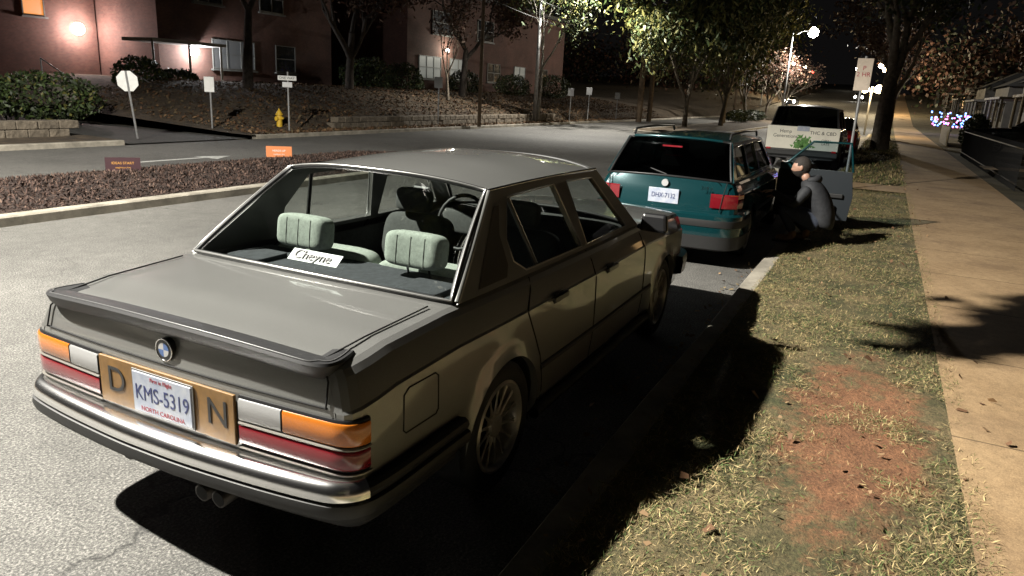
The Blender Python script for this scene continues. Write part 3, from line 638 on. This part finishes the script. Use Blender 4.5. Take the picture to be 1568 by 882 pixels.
b.make('front_steps',conc,None)
rl=E('handrail')
for x in (13.7,16.7): curve('rail',[(x,22.8,1.15),(x,24.9,2.0)],.025,galv,rl);curve('post',[(x,22.8,.3),(x,22.8,1.15)],.025,galv,rl);curve('post',[(x,24.9,1.0),(x,24.9,2.0)],.025,galv,rl)
hm=M('house_siding',(.08,.075,.07),.8,var=(2,.2));shg=M('shingle',(.03,.03,.03),.9);pcm=M('porch_paint',(.10,.095,.09),.7)
def house(x0,x1,y0,y1,h,litw):
    r=E('house',(0,0,rise(x0)));Box().add(((x0+x1)/2,(y0+y1)/2,h/2),(x1-x0,y1-y0,h)).make('walls',hm,r)
    v=[(x0-.4,y0-.4,h),(x1+.4,y0-.4,h),(x1+.4,y1+.4,h),(x0-.4,y1+.4,h),(x0,(y0+y1)/2,h+2.6),(x1,(y0+y1)/2,h+2.6)]
    mo('roof',v,[(0,1,5,4),(4,5,2,3),(0,4,3),(1,2,5)],shg,r)
    b=Box()
    for x in np.linspace(x0+1.2,x1-1.2,3): b.add((x,y1+.01,1.9),(1,.06,1.4),mi=0 if rng.random()<.5 else 1)
    b.add((x0-.01,(y0+y1)/2+1.5,1.9),(.06,1.,1.4),mi=0);b.make('windows',[litw,win_d],r)
    p=Box();p.add(((x0+x1)/2,y1+1.2,2.9),(x1-x0,2.4,.15)).add(((x0+x1)/2,y1+1.2,.3),(x1-x0,2.4,.3))
    for x in np.linspace(x0+.2,x1-.2,4): p.cyl((x,y1+2.2,.3),(x,y1+2.2,2.9),.09)
    p.make('porch',pcm,r);return r
wl=emi('warm_window',(1,.6,.25),1.3)
for x0 in (42,57,74,92,112,134): house(x0,x0+9,-20,-11,4.2,wl)
r=E('string_lights');b=Box()
for i in range(70):
    x=62+rng.uniform(-2,2);y=-6.3+rng.uniform(-1.3,1.3);z=1.2+rng.uniform(-.5,.6);b.add((x,y,z),(.09,.09,.09),mi=i%3)
b.make('bulbs',[emi('bulb_blue',(.1,.25,1),10),emi('bulb_pink',(1,.2,.7),6),emi('bulb_white',(.3,.5,1),6)],r)
# ------------------------------------------------------------------ street furniture
def sign(name,x,y,z0,h,plates,lean=(0,0),pm=galv):
    r=E(name,(x,y,z0));r.rotation_euler=(lean[0],lean[1],0);Box().cyl((0,0,0),(0,0,h),.028,None,8).make('post',pm,r)
    for p in plates:p(r)
    return r
signm=M('sign_white',(.6,.6,.58),.45,var=(5,.1));signback=M('sign_back',(.35,.35,.35),.4,.6)
def octo(r):
    v=[(0,.27*math.cos(a),1.45+.27*math.sin(a)) for a in np.linspace(math.pi/8,2*math.pi+math.pi/8,9)[:-1]]
    mo('octagon',v+[(p[0]+.006,p[1],p[2]) for p in v],[tuple(range(8)),tuple(range(15,7,-1))]+[(i,(i+1)%8,8+(i+1)%8,8+i) for i in range(8)],signm,r).rotation_euler=(0,0,math.radians(35))
sign('stop_sign',10.1,15.2,.05,1.7,[octo],lean=(.03,-.13))
def rect(w,h,z,m,rz,off=0.,dx=0.): return lambda r:Box().add((dx-.035,off,z),(.012,w,h),rz=rz).make('sign_plate',m,r,.003)
a0=math.radians(40)
sign('parking_sign',13.4,16.2,.1,1.6,[rect(.28,.44,1.36,signm,a0)])
sign('direction_sign',15.3,14.9,.1,1.85,[rect(.56,.14,1.66,signm,a0),rect(.30,.16,1.46,signback,a0),lambda r:text('sign_text','ONE WAY',(-.05,0,1.66),.1,black,r,rot=(math.pi/2,0,a0-math.pi/2))])
sign('street_sign',13.9,-1.58,.12,2.65,[rect(.29,.62,2.30,M('sign_beige',(.6,.5,.40),.5,var=(4,.15)),math.radians(2)),lambda r:text('sign_text','P\n2 HR',(-.045,0,2.36),.12,redt,r)])
for x,y,h in ((24.6,15.2,2.),(38.5,14.8,1.9),(41.5,14.8,2.),(47,14.8,1.8)): sign('roadside_sign',x,y,.1,h,[rect(.35,.45,h-.2,signback,.4)])
def yard(x,y,m,w,s,tm,rz):
    r=E('yard_sign',(x,y,.16),rz);Box().add((0,0,.16),(.01,w,.22)).make('panel',m,r)
    for k in (-.3,.3): Box().cyl((0,w*k,-.12),(0,w*k,.05),.004,None,6).make('stake',galv,r)
    text('sign_text',s,(-.007,0,.18),.055,tm,r);text('sign_text','neighbours first',(-.007,0,.11),.035,tm,r)
yard(8.5,8.75,M('sign_orange',(.50,.17,.06),.5),.50,'HEADS UP',whitem,math.radians(42))
yard(4.9,8.55,M('sign_dark',(.04,.016,.02),.5),.50,'IDEAS START',M('sign_gold',(.5,.25,.06),.5),math.radians(50))
r=E('fire_hydrant',(15.75,15.75,.12));ym=M('hydrant_yellow',(.55,.35,.03),.45,var=(10,.15));b=Box()
b.cyl((0,0,0),(0,0,.06),.15,.15,16).cyl((0,0,.06),(0,0,.45),.095,.09,16).cyl((0,0,.45),(0,0,.50),.12,.12,16).cyl((0,0,.50),(0,0,.60),.105,.05,16).cyl((0,0,.60),(0,0,.66),.03,.03,8).cyl((-.0,-.16,.36),(0,.16,.36),.05,.05,12).cyl((-.16,0,.33),(0,0,.33),.065,.065,12).make('hydrant_body',ym,r,.008)
def upole(x,y,h,arms=True,r_=.15):
    r=E('utility_pole',(x,y,.1));Box().cyl((0,0,0),(0,0,h),r_,r_*.75,14).make('pole',wood,r,smooth=True)
    if arms: Box().add((0,0,h-.8),(.12,2.2,.12)).add((0,0,h-1.8),(.1,1.6,.1)).make('crossarm',wood,r)
    return r
upole(26.1,14.0,10,r_=.085);upole(45.2,12.6,11,r_=.2);upole(47.2,12.5,11,r_=.17);upole(90,14.6,10)
for k,(ys,zs_) in enumerate([(0,9.2),(1,9.2),(-1,9.2),(.5,8.2),(0,6.4),(.2,5.6)]):
    P=[]
    for (xa,xb_) in ((-20,26.1),(26.1,45.2),(45.2,90)):
        for i in range(12): tt=i/12;P.append((xa+(xb_-xa)*tt,13.9+ys,zs_-1.1*4*tt*(1-tt)*((xb_-xa)/45)))
    curve('power_line',P,.016,black)
def lamp(x,y,h,arm,power,col,es=60,rz=0,spot=134,gr=0,blend=.45):
    r=E('street_lamp',(x,y,.1+rise(x)),rz);Box().cyl((0,0,0),(0,0,h),.11,.07,12).make('pole',galv,r,smooth=True)
    curve('arm',[(0,0,h-.3),(arm*.5,0,h+.15),(arm,0,h+.2)],.035,galv,r)
    Box().add((arm,0,h+.18),(.55,.22,.10),top=.8).make('head',galv,r,.02);Box().add((arm,0,h+.10),(.36,.17,.05)).make('lens',emi('street_lamp_lens',col,es),r)
    if gr: globe('glow_bulb',r,(arm,0,h+.06),gr,emi('lamp_glow_bulb',col,es))  # glowing sphere added under the head so the lamp's glow shows
    if power: lamp_light(r,(arm,0,h-.05-gr),power,col,.10,spot,blend)
W1=(1,.96,.87)
lamp(-3,7.9,8.0,1.9,21000,W1,150,-math.pi/2,158,0,.22)
lamp(34,15.0,8.2,3.0,10000,W1,60,-math.pi/2)
lamp(66,6.2,7.5,1.6,9000,(1,.95,.85),60,-math.pi/2,None,.42)
lamp(104,-1.8,6,1.5,6000,(1,.8,.5),60,math.pi/2,None,.3)
lamp(130,14.8,6,1.5,6000,(1,.8,.5),60,-math.pi/2,None,.35)
for x,y,cc in ((122,-1.8,(1,.7,.35)),(150,-1.8,(1,.85,.6)),(175,14.8,(1,.8,.5)),(190,-1.8,(1,.7,.4)),(215,6,(1,.9,.7))): lamp(x,y,5.5,1.2,0,cc,60,math.pi/2,None,.34)
r=E('traffic_signal',(112,14.9,rise(112)));b=Box();b.cyl((0,0,0),(0,0,5.2),.09,.07).cyl((0,0,5.1),(0,-7,5.3),.06,.05);b.make('mast',galv,r)
for y in (-3.5,-6.5):
    Box().add((0,y,4.75),(.3,.36,1.0)).make('signal_head',black,r,.02);globe('red_light',r,(-.16,y,5.05),.14,emi('signal_red',(1,.05,.03),20))
r=E('twin_globe_standin',(50,-.95,.1));b=Box();b.cyl((0,0,0),(0,0,3.0),.06).cyl((0,-.4,2.7),(0,.4,2.7),.03).make('post',galv,r)  # invented post and globes, standing in for two bright lights down the street
for y in (-.4,.4): globe('globe',r,(0,y,2.85),.26,emi('globe_on',(1,.75,.4),30))
lamp_light(r,(-.6,0,2.8),900,(1,.75,.4))
b=Box()
for i in range(90): b.cyl((17+i*.16,-4.95,.15),(17+i*.16,-4.95,1.2),.009,None,6)
b.add((24.2,-4.95,1.08),(14.5,.03,.03)).add((24.2,-4.95,.3),(14.5,.03,.03)).make('iron_fence',black)
b=Box()
for i in range(40): b.add((40+i*.16,-5.0,.6),(.1,.03,.95))
b.add((43.2,-5.04,.9),(6.6,.04,.08)).make('picket_fence',pcm)
# ------------------------------------------------------------------ trees
def tree(name,loc,h,r0,seed,leafmats,nl=14,ls=.10,spread=.45,depth=4,fork=1,trunkfrac=.3,bk=bark,cl=.5,droop=0,probs=None,lean=(0,0)):
    rg_=random.Random(seed);root=E(name,loc);V=[];F_=[];tips=[]
    def tube(pts,rad):
        n=7 if rad[0]>.05 else 4;b=len(V);u=None
        for i,p in enumerate(pts):
            d=(pts[min(i+1,len(pts)-1)]-pts[max(0,i-1)]).normalized()
            if u is None: u=d.orthogonal().normalized()
            u=(u-d*u.dot(d)).normalized();w=d.cross(u)
            for k in range(n):
                a=2*math.pi*k/n;rr=rad[i]*(1+.12*math.sin(3*a+seed));V.append(tuple(p+u*math.cos(a)*rr+w*math.sin(a)*rr))
        for i in range(len(pts)-1):
            for k in range(n): F_.append((b+i*n+k,b+i*n+(k+1)%n,b+(i+1)*n+(k+1)%n,b+(i+1)*n+k))
    def br_(p,d,L_,r,dep):
        pts=[p.copy()];rad=[r];ns=5
        for i in range(ns):
            j=.16 if dep<depth else .06
            d=(d+Vector((rg_.uniform(-j,j),rg_.uniform(-j,j),rg_.uniform(-j*.6,j)+ (.03 if not droop else -.05*droop*(depth-dep)))) ).normalized()
            p=p+d*L_/ns;pts.append(p.copy());rad.append(r*(1-.42*(i+1)/ns))
            if dep<=1: tips.append(p.copy())
        tube(pts,rad)
        if dep<=0: return
        nc=rg_.choice((2,3,3)) if dep<depth else max(3,fork)
        for k in range(nc):
            a=rg_.uniform(0,6.28) if dep<depth else 2*math.pi*k/nc+rg_.uniform(-.4,.4)
            u=d.orthogonal().normalized();w=d.cross(u);sp=spread*rg_.uniform(.7,1.4)
            nd=(d*math.cos(sp)+(u*math.cos(a)+w*math.sin(a))*math.sin(sp)).normalized()
            i=rg_.choice((3,4,5)) if k else 5
            br_(pts[i],nd,L_*rg_.uniform(.62,.85)*(1 if dep<depth else (1-trunkfrac)/trunkfrac*.42),rad[i]*.78,dep-1)
    br_(Vector((0,0,-.05)),Vector((lean[0],lean[1],1)).normalized(),h*trunkfrac,r0,depth)
    mo('trunk_and_limbs',V,F_,bk,root,True)
    if nl:
        T=np.array([tuple(t) for t in tips]);T=T[T[:,2]>h*.28];n=len(T)*nl;X=np.repeat(T,nl,0)+rng.normal(0,cl*.45,(n,3))*np.array([1,1,.8+droop])
        if droop: X[:,2]-=np.abs(rng.normal(0,.5*droop,n))
        a=rng.normal(0,1,(n,3));a/=np.linalg.norm(a,axis=1)[:,None];c=rng.normal(0,1,(n,3));c=np.cross(a,c);c/=np.linalg.norm(c,axis=1)[:,None]
        if droop: a[:,2]-=1.2*droop
        s=ls*rng.uniform(.6,1.4,(n,1));Vv=np.stack([X-a*s,X+c*s*.45,X+a*s,X-c*s*.45],1).reshape(-1,3)
        mo('foliage',Vv,np.arange(4*n).reshape(-1,4),leafmats,root,mi=rng.choice(len(leafmats),n,p=probs))
    return root
lg=[M('leaf_green',(.045,.07,.018),.6),M('leaf_yellow',(.12,.115,.028),.6),M('leaf_dark',(.02,.03,.01),.6)]
lr=[M('leaf_russet',(.085,.035,.02),.7),M('leaf_brown',(.05,.026,.016),.7),M('leaf_tan',(.11,.065,.038),.7)]
tr1=tree('overhanging_tree',(-6.5,-6.2,.1),8,.2,3,lg,10,.09,depth=3,trunkfrac=.35)
P=smooth_path([(0,0,2.6),(1.8,1.6,4.2),(4.2,4.2,4.5),(6.2,6.2,4.1),(7.6,6.9,3.8)],6);curve('overhanging_limb',P,.05,bark,tr1)
T=np.array(P[12:]);X=[]
for k in range(44):
    c0=T[rng.integers(0,len(T))]+rng.normal(0,.36,3);X.append(c0+rng.normal(0,.12,(56,3)))
X=np.concatenate(X);X=X[X[:,0]>4.9];n=len(X)
a=rng.normal(0,1,(n,3));a/=np.linalg.norm(a,axis=1)[:,None];c=np.cross(a,rng.normal(0,1,(n,3)));c/=np.linalg.norm(c,axis=1)[:,None]
mo('limb_foliage',np.stack([X-a*.12,X+c*.06,X+a*.12,X-c*.06],1).reshape(-1,3),np.arange(4*n).reshape(-1,4),lg,tr1,mi=rng.choice(3,n))
tree('street_tree',(31.4,-2.05,.1),11.5,.36,11,lg,16,.12,spread=.42,depth=4,trunkfrac=.34,cl=1.0,lean=(.1,.02))
tree('street_tree',(44,-2.2,.1),10,.3,12,lr,4,.12,spread=.45,depth=4,cl=.8)
tree('street_tree',(60,-2.2,.1),10,.28,13,lr,3,.13,spread=.45,depth=4,cl=.9)
tree('street_tree',(80,-2.2,.1),11,.3,14,lr,3,.16,spread=.45,depth=4,cl=.9)
for k,(x,y,h,nl) in enumerate([(39,8.0,11,24),(45,7.2,11.5,20),(51,8.2,10.5,14)]): tree('crepe_myrtle',(x,y,.2),h,.17,21+k,lg,nl,.13,spread=.36,depth=4,trunkfrac=.20,fork=5,cl=1.1,droop=.5,probs=[.3,.5,.2])
for k,(x,h) in enumerate([(58,8.5),(68,8),(80,8.5)]): tree('crepe_myrtle',(x,7.9,.2),h,.15,25+k,lr,3,.12,spread=.42,depth=4,trunkfrac=.2,fork=4,cl=.8)
tree('young_birch',(34.8,15.2,.3),10.5,.12,31,lg,8,.11,spread=.30,depth=4,trunkfrac=.32,cl=.9,droop=.4,bk=M('pale_bark',(.24,.22,.19),.9,var=(9,.35)),probs=[.35,.4,.25])
tree('oak_tree',(19.5,21,.7),10.5,.24,41,lr,20,.13,spread=.5,depth=4,trunkfrac=.34,cl=1.1,bk=barkd)
tree('oak_tree',(27,22,1.),11,.26,42,lr,26,.13,spread=.55,depth=4,trunkfrac=.28,cl=1.1,bk=barkd)
tree('oak_tree',(35.5,20.5,1.),11,.24,46,lr,26,.13,spread=.55,depth=4,trunkfrac=.26,cl=1.1,bk=barkd)
tree('bare_tree',(31.5,19,1.),6.5,.10,43,lr,2,.09,spread=.4,depth=4,trunkfrac=.22,bk=bark)
tree('yard_tree',(26,-8.5,.2),8.5,.22,51,lg,14,.13,spread=.5,depth=4,trunkfrac=.3,cl=1.1,bk=barkd,probs=[.3,.1,.6])
tree('yard_tree',(47,-9.5,.2),9,.25,52,lr,10,.13,spread=.5,depth=4,trunkfrac=.3,cl=1.1,bk=barkd)
def shrub(name,x,y,z,rx,ry,rz_,n,mats,ls=.07,probs=None):
    d=rng.normal(0,1,(n,3));d/=np.linalg.norm(d,axis=1)[:,None];R_=1-.35*rng.random(n)**1.5
    bumpy=1+.18*np.array([mn.noise((q[0]*2.5+x,q[1]*2.5,q[2]*2.5)) for q in d])
    X=d*(R_*bumpy)[:,None]*np.array([rx,ry,rz_])+np.array([0,0,rz_*.85]);X=X[X[:,2]>0];n=len(X)
    a=rng.normal(0,1,(n,3));a/=np.linalg.norm(a,axis=1)[:,None];c=np.cross(a,rng.normal(0,1,(n,3)));c/=np.linalg.norm(c,axis=1)[:,None];s=ls*rng.uniform(.6,1.4,(n,1))
    mo(name,np.stack([X-a*s,X+c*s*.5,X+a*s,X-c*s*.5],1).reshape(-1,3),np.arange(4*n).reshape(-1,4),mats,None,mi=rng.choice(len(mats),n,p=probs),loc=(x,y,z))
for x,y,z,rx,ry,rz_ in [(17.2,24.4,.8,1.0,.9,.8),(19.0,24.5,.8,.9,.8,.6),(11.0,20.5,.2,1.8,1.2,.75),(8.2,20.5,.2,2.,1.2,.8),(31.4,24.2,1.1,2.0,1.2,1.1),(34.,23.6,1.1,1.4,1.0,1.0),(40,23,1.3,1.6,1.,.8),(45,22,1.3,2.,1.,.8),(50,21,1.3,2,1.2,.9),(38,-5.9,.1,1.6,.6,.9),(56,8,.3,2.5,1.0,.45),(62,8,.3,2.5,1.0,.45)]:
    shrub('shrub',x,y,z,rx,ry,rz_,2600,lg,.075,[.45,.1,.45])
n=50000;X=np.empty((n,3));k=rng.integers(0,90,n);cx=rng.uniform(95,190,90);cy=np.where(rng.random(90)<.5,rng.uniform(-45,-6,90),rng.uniform(17,75,90));cz=rng.uniform(3,9,90)+(cx-85)*.045
X[:,0]=cx[k];X[:,1]=cy[k];X[:,2]=cz[k];X+=rng.normal(0,1,(n,3))*np.array([3,3,2.2]);X[:,2]=np.abs(X[:,2])
a=rng.normal(0,1,(n,3));a/=np.linalg.norm(a,axis=1)[:,None];c=np.cross(a,rng.normal(0,1,(n,3)));c/=np.linalg.norm(c,axis=1)[:,None]
mo('distant_trees',np.stack([X-a*.3,X+c*.2,X+a*.3,X-c*.2],1).reshape(-1,3),np.arange(4*n).reshape(-1,4),lr[:2]+lg[2:],None,mi=rng.choice(3,n))
# ------------------------------------------------------------------ crouching man
man=E('crouching_man',(6.95,-1.45,.13))
def skin(nm,verts,edges,rad,mat,sub=2):
    me=bpy.data.meshes.new(nm);me.from_pydata(verts,edges,[]);me.materials.append(mat);o=link(bpy.data.objects.new(nm,me),man)
    m=o.modifiers.new('skin','SKIN')
    for i,v_ in enumerate(me.skin_vertices[0].data): v_.radius=(rad[i] if isinstance(rad[i],tuple) else (rad[i],rad[i]));v_.use_root=(i==0)
    m.use_smooth_shade=True;s=o.modifiers.new('sub','SUBSURF');s.levels=sub;s.render_levels=sub;return o
jk=M('jacket',(.018,.019,.022),.75,bump=(12,.35,.02),var=(6,.3));jn=M('jeans',(.026,.032,.048),.9,var=(30,.25),bump=(16,.3,.015));bt=M('boot_leather',(.20,.11,.055),.7,var=(10,.3));sk=M('skin',(.36,.21,.15),.5);hr=M('hair',(.02,.015,.012),.8,bump=(60,.8,.01))
def rings(nm,R,mat,n=20):
    v=[];f=[]
    for (c,a,w,d) in R:
        for i in range(n):
            t=2*math.pi*i/n;x=w*math.copysign(abs(math.cos(t))**.85,math.cos(t));q=d*math.sin(t);v.append((x,c[0]+q*math.cos(a),c[1]-q*math.sin(a)))
    m=len(R)
    for k in range(m-1):
        for i in range(n): f.append((k*n+i,k*n+(i+1)%n,(k+1)*n+(i+1)%n,(k+1)*n+i))
    f.append(tuple(range(n))[::-1]);f.append(tuple(range((m-1)*n,m*n)))
    o=mo(nm,v,f,mat,man,True);s=o.modifiers.new('sub','SUBSURF');s.levels=1;s.render_levels=2
    return o
rings('jacket',[((-.19,.20),-.3,.15,.11),((-.20,.26),-.3,.185,.145),((-.19,.38),-.15,.185,.15),((-.13,.52),.25,.19,.145),((-.05,.64),.45,.205,.135),((.01,.71),.5,.19,.115),((.045,.755),.5,.12,.085),((.06,.78),.5,.075,.07)],jk)
for s in (1,-1):
    hand=(-.10,.46,.60) if s<0 else (.11,.42,.52);elb=(s*.235,.14,.47)
    skin('sleeve',[(s*.15,.00,.69),(s*.20,.05,.62),elb,((elb[0]+hand[0])/2,(elb[1]+hand[1])/2,(elb[2]+hand[2])/2),(hand[0],hand[1]-.03,hand[2]-.003)],[(0,1),(1,2),(2,3),(3,4)],[.075,.075,.058,.05,.04],jk)
    kn=(s*.15,.30,.42) if s<0 else (s*.17,.26,.36);an=(s*.13,.12,.12) if s<0 else (s*.14,-.02,.12)
    skin('jeans_leg',[(s*.08,-.18,.22),(s*.12,.05,.33),kn,((kn[0]+an[0])/2,(kn[1]+an[1])/2-.015,(kn[2]+an[2])/2),an],[(0,1),(1,2),(2,3),(3,4)],[.12,.10,.075,.068,.058],jn)
    x,y=an[0],an[1]
    skin('boot',[(x,y,.16),(x,y,.05),(x,y+.09,.042),(x,y+.19,.035)],[(0,1),(1,2),(2,3)],[.06,.058,.05,.04],bt);Box().add((x,y+.08,.0),(.085,.29,.03)).make('boot_sole',black,man,.01)
    hx,hy,hz_=hand
    skin('palm',[(hx,hy-.06,hz_),(hx,hy,hz_),(hx,hy+.04,hz_)],[(0,1),(1,2)],[(.028,.024),(.040,.016),(.036,.013)],sk,1)
    for k in range(5):
        dx=(k-2)*.018;th=k==0;L_=(.05,.072,.08,.074,.06)[k]
        if th: Q=[(hx-.02,hy-.01,hz_),(hx-.05,hy+.015,hz_-.01),(hx-.055,hy+.045,hz_-.025)]
        else: Q=[(hx+dx,hy+.03,hz_),(hx+dx,hy+.03+L_*.5,hz_-.006),(hx+dx,hy+.03+L_*.85,hz_-.03)]
        skin('finger',Q,[(0,1),(1,2)],[.010,.009,.007],sk,1)
skin('neck',[(0,.045,.75),(0,.105,.85)],[(0,1)],[.06,.055],sk,1)
skin('hood',[(-.10,.05,.765),(-.085,-.05,.785),(0,-.085,.79),(.085,-.05,.785),(.10,.05,.765)],[(0,1),(1,2),(2,3),(3,4)],[.035,.048,.058,.048,.035],jk,2)
bm=bmesh.new();bmesh.ops.create_uvsphere(bm,u_segments=32,v_segments=24,radius=1)
for v_ in bm.verts:
    x,y,z=v_.co;fy=y;x*=.076;z*=.115
    yy=y*.098
    if z<0: x*=1-.25*(-z/.115);yy*=1-.12*(-z/.115)
    if fy>.6:
        yy+=.022*math.exp(-((x/.014)**2+((z+.012)/.022)**2)); yy-=.010*math.exp(-(((abs(x)-.03)/.014)**2+((z-.012)/.012)**2)); yy+=.006*math.exp(-((x/.025)**2+((z+.055)/.008)**2)); yy+=.008*math.exp(-((z-.03)/.01)**2)
    v_.co=(x,yy,z)
me=bpy.data.meshes.new('head');bm.to_mesh(me);bm.free();me.materials.append(sk)
for p_ in me.polygons:p_.use_smooth=True
hd=link(bpy.data.objects.new('head',me),man);hd.location=(0,.145,.91);hd.rotation_euler=(-.2,0,.1)
def headpart(nm,loc,rot,scl,cond):
    m2=me.copy();m2.materials.clear();m2.materials.append(hr);o=link(bpy.data.objects.new(nm,m2),man);o.location=loc;o.rotation_euler=rot;o.scale=scl
    bm=bmesh.new();bm.from_mesh(m2);bmesh.ops.delete(bm,geom=[f for f in bm.faces if cond(f.calc_center_median())],context='FACES');bm.to_mesh(m2);bm.free()
headpart('hair',(0,.132,.922),(-.1,0,.1),(1.12,1.10,1.08),lambda c:(c.y>.02 and c.z<.05-(.0 if c.y>.05 else .03)) or c.z<-.07)
headpart('beard',(0,.148,.907),(-.2,0,.1),(1.08,1.09,1.06),lambda c:c.y<-.01 or c.z>-.035)
for s in (1,-1):
    o=globe('ear',man,(s*.08,.135,.91),1,sk);o.scale=(.012,.02,.032)
    globe('eye',man,(s*.03,.228,.925),.011,blackgl)
# ------------------------------------------------------------------ world / camera
w=bpy.data.worlds.new('World');sc.world=w;w.use_nodes=True;w.node_tree.nodes['Background'].inputs[0].default_value=(.65,.6,.6,1);w.node_tree.nodes['Background'].inputs[1].default_value=.006
pitch,roll,h,f,cx,cy,yaw=.2677,.0527,1.7867,1108.9,-.7517,3.3676,1.1154
F=Vector((0,math.cos(pitch),-math.sin(pitch)));R=Vector((1,0,0));U=R.cross(F);R,U=R*math.cos(roll)+U*math.sin(roll),-R*math.sin(roll)+U*math.cos(roll)
c,s=math.cos(yaw),math.sin(yaw);rt=lambda a:Vector((a[0]*c+a[1]*s,-a[0]*s+a[1]*c,a[2]))
R,U,F=rt(R),rt(U),rt(F);o=rt(Vector((-cx,-cy,h)))
cd=bpy.data.cameras.new('camera');cd.sensor_width=36;cd.lens=f/1568*36;cd.clip_end=1000;cd.clip_start=.05
co=bpy.data.objects.new('camera',cd);link(co);co.matrix_world=Matrix(((R.x,U.x,-F.x,o.x),(R.y,U.y,-F.y,o.y),(R.z,U.z,-F.z,o.z),(0,0,0,1)));sc.camera=co
